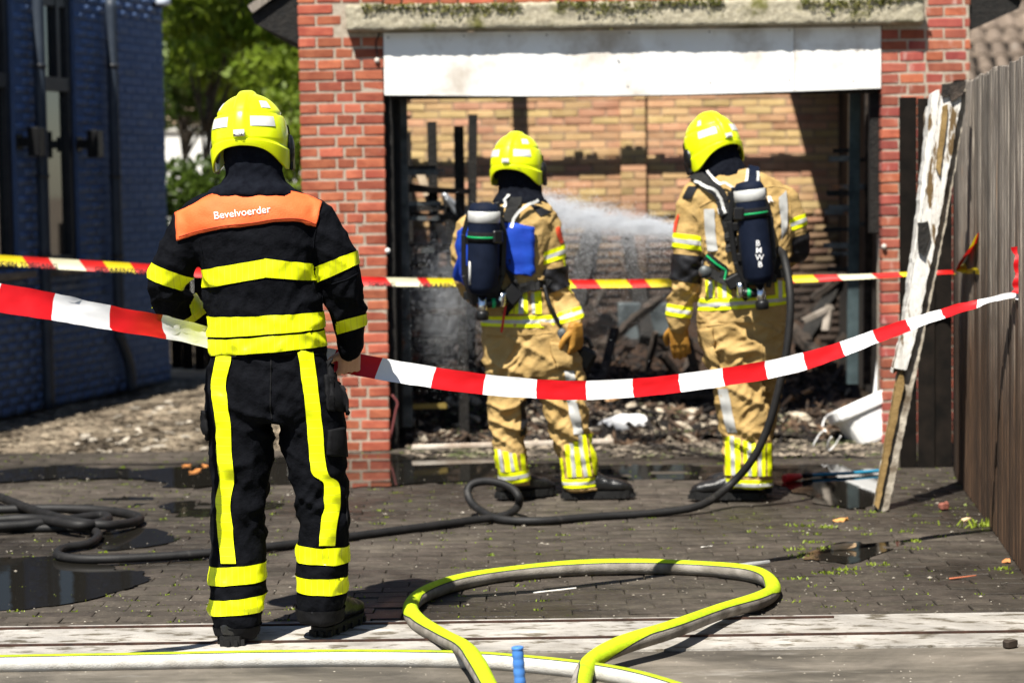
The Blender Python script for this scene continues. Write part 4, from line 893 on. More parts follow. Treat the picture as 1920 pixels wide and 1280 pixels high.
LIME = (.46, .62, .006)
m_hose_g = hosemat('lime_and_grey_hose', LIME, (.29, .265, .23), .10, .53, (.12, .105, .085))
def gp(px, py, z): p = gnd(px, py, z); return (p.x, p.y, p.z)
r = .031
loop = [(1085, 1320), (1090, 1275), (1108, 1236), (1165, 1205), (1260, 1175), (1350, 1142), (1420, 1122), (1449, 1104), (1440, 1083), (1405, 1070), (1320, 1061), (1200, 1057), (1080, 1060), (960, 1070), (860, 1087), (795, 1110), (770, 1135), (785, 1163), (830, 1190), (870, 1212), (892, 1240), (920, 1290), (945, 1330)]
lift = [.0, .0, .02, .045, .055, .03, .01, .0, .0, .0, .0, .0, .0, .0, .0, .0, .0, .0, .012, .045, .05, .03, .0]
P = [(*gp(x, y + 4, r + l), r * (1 + .07 * math.sin(i_ * 2.3))) for i_, ((x, y), l) in enumerate(zip(loop, lift))]
me = tube(P, r, 10, 20, fixed=True, roll=lambda t: float(np.interp(t, (0, .06, .16, .29, .36, .70, .77, 1), (2.8, 2.6, .45, .45, 2.0, 2.0, .4, .4))))
obj('fire_hose', me, m_hose_g, None, 'thick lime green and dirty grey fire hose lying in a big loop', 'hose', smooth=True)
m_hose_w = hosemat('white_hose_lime_edges', (.36, .46, .01), (.52, .51, .48), .085, .42, (.36, .34, .30))
P = [gp(x, y, .027) for x, y in ((-120, 1247), (60, 1243), (250, 1240), (450, 1236), (640, 1234), (800, 1235), (900, 1238), (980, 1244), (1060, 1252), (1130, 1261), (1200, 1275), (1270, 1296), (1330, 1320))]
m_hw = tube(P, .031, 8, 20, fixed=True, roll=lambda t: .0)
obj('fire_hose', m_hw, m_hose_w, None, 'white fire hose with lime edges lying straight across the bottom', 'hose', smooth=True)
# blue grip of a hydrant key standing at the bottom edge
bk = empty('valve_key', gnd(978, 1345), 'blue ribbed plastic grip of a valve key at the bottom edge', 'tool')
d_ = gnd(978, 1345).y - .05; top = at(970, 1211, d_); base = Vector((gnd(978, 1345).x + .004, d_, .0)); ax = (top - base); n_ = ax.normalized(); rot = n_.to_track_quat('Z', 'Y').to_euler()
L_ = ax.length; pr = [(.001, L_), (.014, L_), (.0185, L_ - .002), (.0185, L_ - .007), (.0165, L_ - .010)]; z = L_ - .012
while z > L_ - .135: pr += [(.0165, z), (.0178, z - .008), (.0178, z - .018), (.0162, z - .024)]; z -= .027
pr += [(.0162, L_ - .14)]
o = obj('grip', lathe(pr[::-1], 22), M('blue_grip', (.05, .17, .48), (.07, .22, .55), sc=12, rough=.45, bump=.1), bk, smooth=True); o.location = base - bk.location; o.rotation_euler = rot
o = obj('shaft', lathe([(.01, 0), (.01, L_ - .14), (.016, L_ - .14), (.016, L_ - .145)], 14), m_blackp, bk); o.location = base - bk.location; o.rotation_euler = rot
o = obj('foot', lathe([(.05, 0), (.05, .012), (.03, .02), (.014, .05), (.012, .06)], 18), m_blackp, bk); o.location = base - bk.location
# black hose: from the coil on the left, behind the front firefighter, loop, up to the right-hand firefighter
m_bh = M('black_hose', (.006, .006, .006), (.013, .012, .012), sc=14, rough=.6, bump=.15, bsc=200, c3=(.06, .055, .05), lo3=.62, hi3=.8, sc3=12)
FD3 = gnd(1400, 946).y
P = [gp(-60, 990, .025), gp(60, 990, .025), gp(150, 990, .025), gp(184, 1000, .025), gp(168, 1018, .025), gp(118, 1028, .025), gp(112, 1042, .025), (*gp(180, 1048, .024),), gp(300, 1043, .022), gp(420, 1034, .022), gp(520, 1023, .022), gp(640, 1008, .022), gp(760, 992, .022), gp(880, 976, .022), gp(945, 966, .03)]
lp = []
for x, y, dy in ((970, 950, .0), (972, 930, -.02), (955, 912, .03), (920, 902, .09), (888, 906, .12), (877, 922, .10), (890, 948, .03)):
    p = at(x, y, gnd(930, 972).y + dy); lp.append((p.x, p.y, max(.022, p.z)))
P += lp + [gp(935, 972, .024), gp(1010, 976, .022), gp(1120, 968, .022), gp(1220, 962, .022), gp(1310, 948, .04)]
for x, y, dd in ((1365, 912, -.12), (1410, 862, -.16), (1440, 800, -.18), (1462, 720, -.2), (1477, 640, -.2), (1482, 560, -.18), (1474, 500, -.1), (1462, 470, .02), (1420, 455, .28), (1350, 448, .42)):
    p = at(x, y, FD3 + dd); P.append((p.x, p.y, p.z))
obj('attack_hose', tube(P, .0195, 10, 14), m_bh, None, 'thin black hose looping over the paving up to the right-hand firefighter', 'hose', smooth=True)
P = [gp(x, y, z) for x, y, z in ((-60, 915, .06), (0, 932, .05), (60, 955, .045), (130, 975, .06), (200, 984, .05), (252, 978, .03), (258, 968, .025), (200, 957, .025), (100, 953, .025), (0, 955, .025), (-60, 957, .025), (-90, 968, .025), (-40, 985, .045), (40, 984, .045), (120, 975, .05), (190, 966, .05), (200, 975, .05), (150, 984, .06), (60, 972, .06), (-50, 978, .05))]
obj('hose_coil', tube(P, .022, 10, 14), m_bh, None, 'heap of coiled black hose on the wet paving at the left edge', 'hose', smooth=True)

# ------------------------------------------------------------ barrier tapes
def plast(name, c, tr=.25, rough=.5):
    m = M(name, c, tuple(x * .93 for x in c), sc=8, rough=rough); nt = m.node_tree; b = nt.nodes['Principled BSDF']; out = nt.nodes['Material Output']
    t = nt.nodes.new('ShaderNodeBsdfTranslucent'); t.inputs[0].default_value = (*c, 1); mx = nt.nodes.new('ShaderNodeMixShader'); mx.inputs[0].default_value = tr
    nt.links.new(b.outputs[0], mx.inputs[1]); nt.links.new(t.outputs[0], mx.inputs[2]); nt.links.new(mx.outputs[0], out.inputs[0]); return m
m_tr, m_tw = plast('tape_red', (.55, .006, .010), .1), plast('tape_white', (.82, .82, .82), .12)
m_ty, m_tp, m_tr2 = plast('tape_yellow', (.80, .62, .01)), plast('tape_pale', (.74, .70, .48)), plast('tape_red2', (.66, .015, .012))
def tape(path, bounds, mats, seq, name, lab, cuts=4, wr=.004, skew=0.0, nsub=6, seed=0):
    "path: (px, py, d, width_m, tilt) ; bounds: pixel columns where the colour changes"
    A = crom(path, 24); xs = A[:, 0]; bm = bmesh.new(); rows = []; cols = []
    for i in range(len(bounds) - 1):
        for k in range(nsub): cols.append((bounds[i] + (bounds[i + 1] - bounds[i]) * k / nsub, i))
    cols.append((bounds[-1], len(bounds) - 2))
    def samp(px): return [np.interp(px, xs, A[:, c]) for c in range(1, 5)]
    for px, i in cols:
        py, d, wd, tl = samp(px); p = at(px, py, d); q = at(px + 5, *samp(px + 5)[:2]); t = (q - p).normalized(); s, u = basis(t)   # u is up-ish
        up = (u * math.cos(tl) + s * math.sin(tl)); nn = t.cross(up); row = []
        for c in range(cuts + 1):
            f = c / cuts - .5; w_ = wr * (noise.noise(Vector((px * .035, f * 5, seed))) + .5 * noise.noise(Vector((px * .11, f * 11, seed + 3))))
            row.append(bm.verts.new(p + up * f * wd + nn * (w_ + .012 * (f * f * 4 - 1) * .5) + t * (skew * f * wd)))
        rows.append((row, i))
    for (a, i), (b, _) in zip(rows, rows[1:]):
        for c in range(cuts):
            f = bm.faces.new((a[c], b[c], b[c + 1], a[c + 1])); f.material_index = seq[i % len(seq)]; f.smooth = True
    o = obj(name, tome(bm), mats, None, lab, 'tape'); return o, samp
FB = gnd(1918, 1052).y - .12
def FPd(px, py): return hitplane(px, py, fa + fnor * .045, fnor).y
path1 = [(-200, 520, 6.8, 0.0990, -.42), (0, 558, 7.0, 0.0972, -.42), (100, 575, 7.1, 0.0954, -.42), (208, 596, 7.3, 0.0918, -.42), (308, 613, 7.55, 0.0882, -.40), (390, 632, 7.95, 0.0864, -.35), (500, 655, 8.15, 0.0828, -.3), (630, 676, 8.15, 0.0828, -.3), (760, 699, 8.22, 0.0846, -.38), (905, 720, 8.35, 0.0828, -.45), (1060, 731, 8.55, 0.0792, -.5), (1200, 726, 8.75, 0.0774, -.5), (1340, 709, 8.95, 0.0774, -.5), (1440, 693, 9.1, 0.0774, -.52), (1510, 676, 9.2, 0.0756, -.6), (1580, 654, 9.3, 0.0702, -.72), (1660, 624, 9.42, 0.0648, -.85), (1760, 590, 9.55, 0.0576, -.95), (1850, 564, 9.6, 0.0486, -.9), (1908, 551, FB + .02, 0.0306, -.7)]
b1 = [-200, -110, -5, 100, 208, 308, 400, 515, 622, 710, 813, 908, 1007, 1100, 1188, 1275, 1357, 1437, 1510, 1580, 1642, 1704, 1768, 1832, 1908]
# colours: red from -5 to 100, white 100-208 ...
tp1, _ = tape(path1, b1, [m_tr, m_tw], [0, 1, 0, 1], 'barrier_tape', 'red and white striped barrier tape sagging across the foreground', 6, .006, .28, 8)
seq = [1 if (i % 2 == 1) else 0 for i in range(30)]
# red must start at index 2 (-5..100): index even = red
kn = empty('tape_knot', at(1908, 551, FB), 'red and white tape end knotted to the fence at the right edge', 'tape')
for nm, pts, mt, wd in (('tail', [(1906, 462), (1911, 495), (1909, 530), (1906, 550)], m_tr, .05), ('tail', [(1908, 552), (1918, 548), (1930, 556)], m_tw, .03), ('wrap', [(1905, 540), (1909, 552), (1907, 562)], m_tw, .022)):
    W = [at(x, y, FB + .02 - .01 * i) for i, (x, y) in enumerate(pts)]; bm = bmesh.new(); rows = []
    A = crom([tuple(p) for p in W], 6)
    for i, a in enumerate(A):
        q = Vector(A[min(i + 1, len(A) - 1)]) - Vector(A[max(0, i - 1)]); s = q.normalized().cross(Vector((0, 1, 0))); k = wd * (.35 + .65 * abs(math.cos(i * .5))) / 2; rows.append([bm.verts.new(Vector(a) + s * e * k + Vector((0, .006 * math.sin(i + e), 0))) for e in (-1, 0, 1)])
    for a, b in zip(rows, rows[1:]):
        for c in range(2): f = bm.faces.new((a[c], b[c], b[c + 1], a[c + 1])); f.smooth = True
    o = obj(nm, tome(bm), mt, kn); o.location = -kn.location
path2 = [(-80, 484, 12.3, .058, -.2), (0, 488, 12.3, .058, -.2), (150, 497, 12.3, .058, -.2), (290, 505, 12.3, .056, -.2), (500, 518, 12.3, .054, -.25), (690, 527, 12.3, .050, -.3), (870, 530, 12.3, .048, -.3), (1080, 532, 12.3, .047, -.3), (1255, 530, 12.3, .045, -.3), (1485, 523, 12.25, .043, -.4), (1600, 519, 12.2, .037, -.7), (1700, 514, 12.2, .032, -.8), (1780, 510, 12.15, .028, -.7), (1812, 509, FPd(1812, 509), .026, .6), (1836, 508, FPd(1836, 508), .036, .15)]
b2 = [-80, -20, 48, 98, 155, 200, 250, 300, 350, 400, 450, 500, 550, 600, 650, 690, 730, 788, 806, 868, 905, 960, 1010, 1075, 1122, 1180, 1215, 1262, 1310, 1370, 1420, 1485, 1530, 1575, 1640, 1690, 1740, 1790, 1833]
s2 = [0, 1, 0, 2, 0, 1, 0, 2, 0, 1, 0, 2, 0, 1, 0, 0, 2, 0, 1, 0, 2, 0, 1, 0, 1, 0, 1, 0, 1, 0, 0, 1, 0, 2, 0, 1, 0, 1]
tp2, samp2 = tape(path2, b2, [m_tr2, m_ty, m_tp], s2, 'warning_tape', 'red and yellow warning tape with Dutch lettering stretched behind the firefighters', 4, .002, -.8, 6, 5)
def textme(s, size, bold=0.0):
    cu = bpy.data.curves.new('t', 'FONT'); cu.body = s; cu.size = size; cu.offset = bold; cu.align_x = 'LEFT'; cu.resolution_u = 3; o = bpy.data.objects.new('t', cu); COL.objects.link(o); me = evalmesh(o); bpy.data.objects.remove(o); bpy.data.curves.remove(cu); return me
m_ink = M('black_ink', (.01, .01, .01), rough=.6); m_whitep = M('white_print', (.80, .80, .80), rough=.5)
for s, px0 in (('VERBODEN TOEGANG', -42), ('GEVARENZONE VERBODEN', 178), ('GEVARENZONE', 786), ('TOEGANG', 690)):
    me = textme(s, .034, .0012); py, d, _, _ = samp2(px0); p = at(px0, py, d); q = at(px0 + 60, *samp2(px0 + 60)[:2]); t = (q - p).normalized(); sc_ = 1.25 if s != 'TOEGANG' else .9
    up = Vector((0, 0, 1)); up = (up - t * up.dot(t)).normalized()
    for v_ in me.vertices:
        x, y = v_.co.x * sc_, v_.co.y; v_.co = p + t * x + up * (y - .027) + Vector((0, -.012, 0))
    obj('lettering', me, m_ink, tp2)
kn2 = empty('tape_knot', at(1826, 508, 12.2), 'red and yellow tape end tied to the far end of the fence', 'tape')
bm = bmesh.new(); rows = []
for i, (x, y, k) in enumerate(((1833, 438, .02), (1826, 460, .05), (1812, 480, .07), (1800, 500, .05), (1812, 510, .02))):
    p = at(x, y, FPd(max(x, 1806), y)); rows.append([bm.verts.new(p + Vector((e * k * .5, .01 * math.sin(i * 2 + e), e * k * .4))) for e in (-1, 0, 1)])
for i, (a, b) in enumerate(zip(rows, rows[1:])):
    for c in range(2): f = bm.faces.new((a[c], b[c], b[c + 1], a[c + 1])); f.material_index = (0, 0, 2, 1)[i] if c else (1, 0, 0, 1)[i]
o = obj('tail', tome(bm), [m_tr2, m_ty, m_tp], kn2); o.location = -kn2.location
# ------------------------------------------------------------ firefighters
m_navy = M('navy_nomex', (.0025, .0028, .004), (.005, .0055, .0075), sc=30, rough=.85, bump=.6, bsc=38, spec=.05)
m_hood = M('navy_knit_hood', (.0035, .004, .007), (.007, .0085, .013), sc=40, rough=.95, bump=.3, bsc=300, spec=.06)
m_tan = M('tan_pbi', (.36, .235, .085), (.43, .29, .115), sc=12, rough=.8, bump=.6, bsc=34, c3=(.24, .15, .055), lo3=.62, hi3=.8, sc3=5, spec=.15)
m_fy = M('fluo_yellow_band', (.72, .80, .004), (.80, .86, .01), sc=14, rough=.4)
m_fyx = line_overlay(M('fluo_yellow_band_seams', (.74, .80, .004), (.80, .86, .008), sc=14, rough=.38), 0, 48, .09, (.60, .62, .03))
m_fyz = line_overlay(M('fluo_yellow_strip_seams', (.74, .80, .004), (.80, .86, .008), sc=14, rough=.38), 2, 34, .06, (.58, .60, .03))
m_sil = M('silver_reflective', (.42, .42, .40), (.52, .52, .50), sc=20, rough=.4, metal=.1)
m_orange = M('orange_yoke', (.78, .11, .025), (.84, .15, .04), sc=7, rough=.7, bump=.2, bsc=150, c3=(.42, .03, .02), lo3=.64, hi3=.74, sc3=9)
m_helm = M('fluo_yellow_shell', (.74, .84, .004), (.80, .90, .006), sc=4, rough=.26, r2=.4, coat=.4, c3=(.42, .47, .02), lo3=.64, hi3=.8, sc3=18)
m_stk = M('white_sticker', (.50, .50, .48), (.62, .62, .60), sc=20, rough=.35)
m_skin = M('skin', (.50, .27, .18), (.58, .33, .23), sc=20, rough=.55)
m_leath = M('black_boot_leather', (.005, .005, .005), (.010, .010, .010), spec=.6, sc=14, rough=.33, bump=.3, bsc=120)
m_sole = M('black_sole', (.005, .005, .005), (.009, .009, .009), sc=14, rough=.7)
m_glove = M('ochre_leather_glove', (.30, .135, .018), (.42, .21, .035), sc=16, rough=.65, bump=.4, bsc=90)
m_bluev = M('royal_blue_cloth', (.003, .035, .33), (.006, .055, .42), sc=8, rough=.7, bump=.3, bsc=200)
m_tank = M('navy_tank_cover', (.003, .006, .016), (.006, .010, .024), sc=14, rough=.7, bump=.2, bsc=200, spec=.12)
m_strap = M('black_webbing', (.006, .006, .006), (.011, .011, .011), sc=40, rough=.8, bump=.2, bsc=300)
m_pad = M('black_elbow_pad', (.007, .007, .009), (.012, .012, .014), sc=20, rough=.5, bump=.2, bsc=150)
m_patchg = M('dark_grey_patch', (.006, .006, .007), (.010, .010, .011), spec=.1, sc=30, rough=.8, bump=.3, bsc=250)
m_badge = M('red_badge', (.6, .04, .02), (.7, .1, .04), sc=60, rough=.5)

class Fig:
    def __init__(s, d): s.d = d
    def p(s, px, py, dd=0.0): return at(px, py, s.d + dd)
    def slices(s, bm, rows, e=2.4, n=28):
        "closed loft through horizontal slices (py, left px, right px, half depth, depth offset)"
        A = crom([(r_[0], r_[1], r_[2], r_[3], r_[4] if len(r_) > 4 else 0) for r_ in rows], 5); rings = []
        for py, l, r_, hd, dd in A:
            a, b = s.p(l, py, dd), s.p(r_, py, dd); c = (a + b) / 2; h = (b - a) / 2; ring = []
            for k in range(n):
                t = 2 * math.pi * k / n; ct, st = math.cos(t), math.sin(t); q = (abs(ct) ** e + abs(st) ** e) ** (-1 / e); ring.append(bm.verts.new(c + h * ct * q + Vector((0, hd * st * q, 0))))
            rings.append(ring)
        for a, b in zip(rings, rings[1:]):
            for k in range(n): bm.faces.new((a[k], a[(k + 1) % n], b[(k + 1) % n], b[k]))
        bm.faces.new(rings[0][::-1]); bm.faces.new(rings[-1])
    def limb(s, bm, pts, n=18):
        W = [(*s.p(a[0], a[1], a[2]), a[3]) for a in pts]; joinbm(bm, tube(W, .05, 6, n))
        for a in (W[0], W[-1]): bmesh.ops.create_icosphere(bm, subdivisions=2, radius=a[3] * .97, matrix=Matrix.Translation(a[:3]))
        return W
def wrinkle(me, amp, seed=0, f=6.0, hot=(), zs=2.4):
    n = len(me.vertices); co = np.empty(n * 3, np.float32); no = np.empty(n * 3, np.float32); me.vertices.foreach_get('co', co); me.vertices.foreach_get('normal', no); co = co.reshape(-1, 3); no = no.reshape(-1, 3); out = co.copy()
    for i in range(n):
        x, y, z = co[i]; w_ = noise.noise(Vector((x * 5, y * 5, z * 4 + seed))) * .12
        a = noise.noise(Vector((x * f + w_ * 8 + seed, y * f, (z + .55 * x) * f * zs))); b = noise.noise(Vector((x * f * 1.9, y * f * 1.9 + seed, (z - .7 * x) * f * zs * 1.5 + w_ * 9)))
        r1 = max(-.6, 1 - abs(a) * 3.2); r1 = r1 * abs(r1) ** .5; r2 = max(-.6, 1 - abs(b) * 3.2); m_ = .45 + .55 * noise.noise(Vector((x * 3, y * 3, z * 3 + seed * 2)))
        h = 0
        for hx, hz, hr in hot: h += math.exp(-((x - hx) ** 2 + (z - hz) ** 2) / hr ** 2)
        k = amp * (.5 + m_ + 1.5 * h) * (.62 * r1 + .3 * r2 - .35)
        out[i] = co[i] + no[i] * k
    me.vertices.foreach_set('co', out.ravel()); me.update(); me.shade_smooth()
def bvh(me): return BVHTree.FromPolygons([v_.co.copy() for v_ in me.vertices], [p.vertices[:] for p in me.polygons])
def band(fig, src, top, bot, keep=None, off=.004, extra=()):
    "shell of the garment between two cut lines (pxL,pyL,pxR,pyR)"
    pls = []
    for (l, ly, r_, ry), sgn in ((top, 1), (bot, -1)):
        a, b = fig.p(l, ly), fig.p(r_, ry); nn = (b - a).cross(Vector((0, 1, 0))); nn.normalize(); nn = nn if nn.z > 0 else -nn
        if sgn < 0: nn = -nn
        pls.append((a, nn))
    pls += list(extra)
    n_ = len(src.polygons); cen = np.empty(n_ * 3, np.float32); src.polygons.foreach_get('center', cen); cen = cen.reshape(-1, 3); ok = np.ones(n_, bool)
    for a, nn in pls: ok &= ((cen - np.array(a)) @ np.array(nn)) < .03
    bm = bmesh.new(); vm = {}
    for fi in np.nonzero(ok)[0]:
        if keep and not keep(Vector(cen[fi])): continue
        vs = []
        for vi in src.polygons[fi].vertices:
            if vi not in vm: vm[vi] = bm.verts.new(src.vertices[vi].co)
            vs.append(vm[vi])
        bm.faces.new(vs)
    for a, nn in pls:
        bmesh.ops.bisect_plane(bm, geom=bm.verts[:] + bm.edges[:] + bm.faces[:], plane_co=a, plane_no=nn, clear_outer=True)
    left = set(bm.faces); isl = []
    while left:
        st_ = [left.pop()]; comp = list(st_)
        while st_:
            f = st_.pop()
            for e in f.edges:
                for g in e.link_faces:
                    if g in left: left.discard(g); comp.append(g); st_.append(g)
        isl.append(comp)
    if len(isl) > 1:
        isl.sort(key=len); bmesh.ops.delete(bm, geom=[f for c in isl[:-1] for f in c], context='FACES')
    bm.normal_update()
    nv = {v_: v_.normal.copy() for v_ in bm.verts}
    for v_ in bm.verts: v_.co += nv[v_] * off
    me = bpy.data.meshes.new('band'); bm.to_mesh(me); bm.free(); me.shade_smooth(); return me
def patch(fig, tree_, rows, off=.005, nu=6, nv=16, curve=True):
    "cloth patch laid on the garment: rows = [(left pt, right pt) ...] in photo pixels, projected on the surface"
    A = crom([(*a, *b) for a, b in rows], max(1, nv // max(1, len(rows) - 1))) if curve else np.array([(*a, *b) for a, b in rows], float)
    bm = bmesh.new(); g = []
    for r_ in A:
        row = []
        for i in range(nu + 1):
            t = i / nu; px = r_[0] + (r_[2] - r_[0]) * t; py = r_[1] + (r_[3] - r_[1]) * t; v_ = ray(px, py).normalized()
            h = tree_.ray_cast(C0, v_)
            if h[0] is None or abs(h[0].y - fig.d) > .6: h = tree_.find_nearest(fig.p(px, py, -.05))
            nn = h[1] if h[1].dot(v_) < 0 else -h[1]
            row.append(bm.verts.new(h[0] + nn * off))
        g.append(row)
    for a, b in zip(g, g[1:]):
        for i in range(nu): bm.faces.new((a[i], a[i + 1], b[i + 1], b[i])).smooth = True
    me = bpy.data.meshes.new('p'); bmesh.ops.recalc_face_normals(bm, faces=bm.faces); bm.to_mesh(me); bm.free()
    n_ = Vector((0, 0, 0))
    for f in me.polygons: n_ += f.normal * f.area
    if n_.y > 0: me.flip_normals()
    return me
def ribbon(tree_, pts, wd, off=.008, n=10, th=.004):
    "webbing strap lying on a surface through 3D points"
    A = crom([tuple(p) for p in pts], n); bm = bmesh.new(); g = []; P = []
    for a in A:
        a = Vector(a); h = tree_.find_nearest(a); nn = (a - h[0]); nn = h[1] if nn.length < .004 else nn.normalized()
        if nn.dot(h[1]) < 0: nn = h[1]
        P.append((h[0] + nn * off, nn))
    for i, (p, nn) in enumerate(P):
        t = (P[min(i + 1, len(P) - 1)][0] - P[max(i - 1, 0)][0]).normalized(); s = t.cross(nn).normalized()
        g.append([bm.verts.new(p + s * wd / 2 * e + nn * h_) for e, h_ in ((-1, 0), (-1, th), (1, th), (1, 0))])
    for a, b in zip(g, g[1:]):
        for k in range(4): bm.faces.new((a[k], a[(k + 1) % 4], b[(k + 1) % 4], b[k]))
    bm.faces.new(g[0]); bm.faces.new(g[-1][::-1]); return tome(bm)
def proj_text(fig, tree_, s, size, px, py, px2, py2, mat, parent, name='lettering', off=.008, bold=.001, offd=0):
    me = textme(s, size, bold); bm = bmesh.new(); bm.from_mesh(me); bmesh.ops.triangulate(bm, faces=bm.faces)
    w0 = max(v_.co.x for v_ in bm.verts); a, b = fig.p(px, py), fig.p(px2, py2); t = (b - a); k = t.length / w0; t.normalize(); up = Vector((0, 0, 1)); up = (up - t * up.dot(t)).normalized()
    for v_ in bm.verts:
        q = a + t * v_.co.x * k + up * v_.co.y * k; r_ = (q - C0).normalized(); h = tree_.ray_cast(C0, r_)
        if h[0] is None: h = tree_.find_nearest(q)
        v_.co = h[0] - r_ * off
    m2 = bpy.data.meshes.new('txt'); bm.to_mesh(m2); bm.free(); return obj(name, m2, mat, parent)
def seam(fig, tree_, pts, r_=.0028, off=.002):
    A = crom([tuple(p) for p in pts], 8); W = []
    for px, py in A:
        v_ = ray(px, py).normalized(); h = tree_.ray_cast(C0, v_)
        if h[0] is None or abs(h[0].y - fig.d) > .6: h = tree_.find_nearest(fig.p(px, py, -.05))
        W.append(tuple(h[0] - v_ * off))
    return tube(W, r_, 2, 5)

# helmet surface: az 0 = back, + = right; v 0 top .. 1 lower edge
def hsurf(az, v_, off=0.0):
    rx, ry, rz = .131, .158, .158; ab = abs(math.atan2(math.sin(az), math.cos(az)))
    drop = .032 + .078 * math.exp(-((ab - R(88)) / R(42)) ** 2) - .03 * max(0, (ab - R(120)) / R(60))
    if v_ < .62:
        ph = v_ / .62 * math.pi / 2; hr = math.sin(ph) ** .9; z = rz * math.cos(ph)
    else:
        t = (v_ - .62) / .38; hr = 1 - .05 * t * t; z = -t * drop
    e = 0.0
    x0 = rx * hr * math.sin(az)
    comb = max(0, 1 - (abs(x0) / .024) ** 8); 
    if v_ < .66 or ab > R(90): e += .012 * comb * min(1, max(0, (.80 - v_) / .2)) if ab < R(90) else .012 * comb
    s_ = lambda a, b, t: min(1, max(0, (t - a) / (b - a)))
    e += -.006 * (1 - s_(.36, .395, v_)) * 0 + .005 * s_(.40, .415, v_) * (1 - s_(.66, .70, v_)) * (0.35)
    e += -.008 * math.exp(-((v_ - .405) / .013) ** 2) * (1 - comb)
    e += .008 * s_(.74, .76, v_)
    rr = 1 + (e + off) / .145
    return Vector((rx * hr * math.sin(az) * rr, -ry * hr * math.cos(az) * rr, z + (e + off) * math.cos(min(v_ / .62, 1) * math.pi / 2)))
def hgrid(az0, az1, v0, v1, na, nv, off=0.0, closed=False):
    bm = bmesh.new(); g = [[bm.verts.new(hsurf(az0 + (az1 - az0) * i / na, v0 + (v1 - v0) * j / nv, off)) for i in range(na if closed else na + 1)] for j in range(nv + 1)]
    for j in range(nv):
        for i in range(na):
            i2 = (i + 1) % na if closed else i + 1
            try: bm.faces.new((g[j][i], g[j][i2], g[j + 1][i2], g[j + 1][i])).smooth = True
            except ValueError: pass
    bmesh.ops.remove_doubles(bm, verts=bm.verts, dist=1e-5); return tome(bm)
def helmet(person, c, yaw, pitch, roll, k, txt, mask=False):
    t = empty('helmet', c, parent=person); t.location = Vector(c) - person.location
    t.rotation_euler = (Matrix.Rotation(yaw, 3, 'Z') @ Matrix.Rotation(-pitch, 3, 'X') @ Matrix.Rotation(roll, 3, 'Y')).to_euler(); t.scale = (k,) * 3
    sh = obj('shell', hgrid(0, 2 * math.pi, .004, 1, 120, 64, 0, True), m_helm, t); md = sh.modifiers.new('s', 'SOLIDIFY'); md.thickness = .007; md.offset = -1
    for a, b in ((-60, -20), (16, 56)): obj('reflective_sticker', hgrid(R(a), R(b), .45, .54, 16, 6, .0025), m_stk, t)
    for a, b in ((38, 58), (-60, -50)): obj('reflective_sticker', hgrid(R(a), R(b), .27, .36, 8, 6, .0025), m_stk, t)
    lb = obj('number_sticker', hgrid(R(-7.5), R(7.5), .575, .665, 6, 5, .004), m_stk, t)
    me = textme(txt, .02, .0006); w0 = max(v_.co.x for v_ in me.vertices)
    for v_ in me.vertices:
        az = (v_.co.x - w0 / 2) / .158; v_.co = hsurf(az, .642 - v_.co.y / .158 * .36, .0062)
    obj('lettering', me, m_ink, t)
    obj('visor', hgrid(R(105), R(255), .50, .95, 24, 10, .006), m_blackp, t)
    for s_ in (-1, 1):
        bm = bmesh.new(); bmesh.ops.create_uvsphere(bm, u_segments=14, v_segments=8, radius=1, matrix=Matrix.Translation((s_ * .133, .035, -.035)) @ Matrix.Diagonal((.016, .034, .05, 1)))
        box(bm, (s_ * .134, .055, -.075), (.014, .05, .07), None, .006); obj('visor_hinge', tome(bm), m_blackp, t, smooth=False)
    if mask:
        bm = bmesh.new(); bmesh.ops.create_uvsphere(bm, u_segments=18, v_segments=12, radius=1, matrix=Matrix.Translation((0, .115, -.07)) @ Matrix.Diagonal((.088, .085, .115, 1)))
        bmesh.ops.create_cone(bm, segments=16, radius1=.036, radius2=.03, depth=.07, cap_ends=True, matrix=Matrix.Translation((0, .2, -.12)) @ Matrix.Rotation(R(90), 4, 'X'))
        obj('breathing_mask', tome(bm), m_blackp, t, smooth=False)
    return t
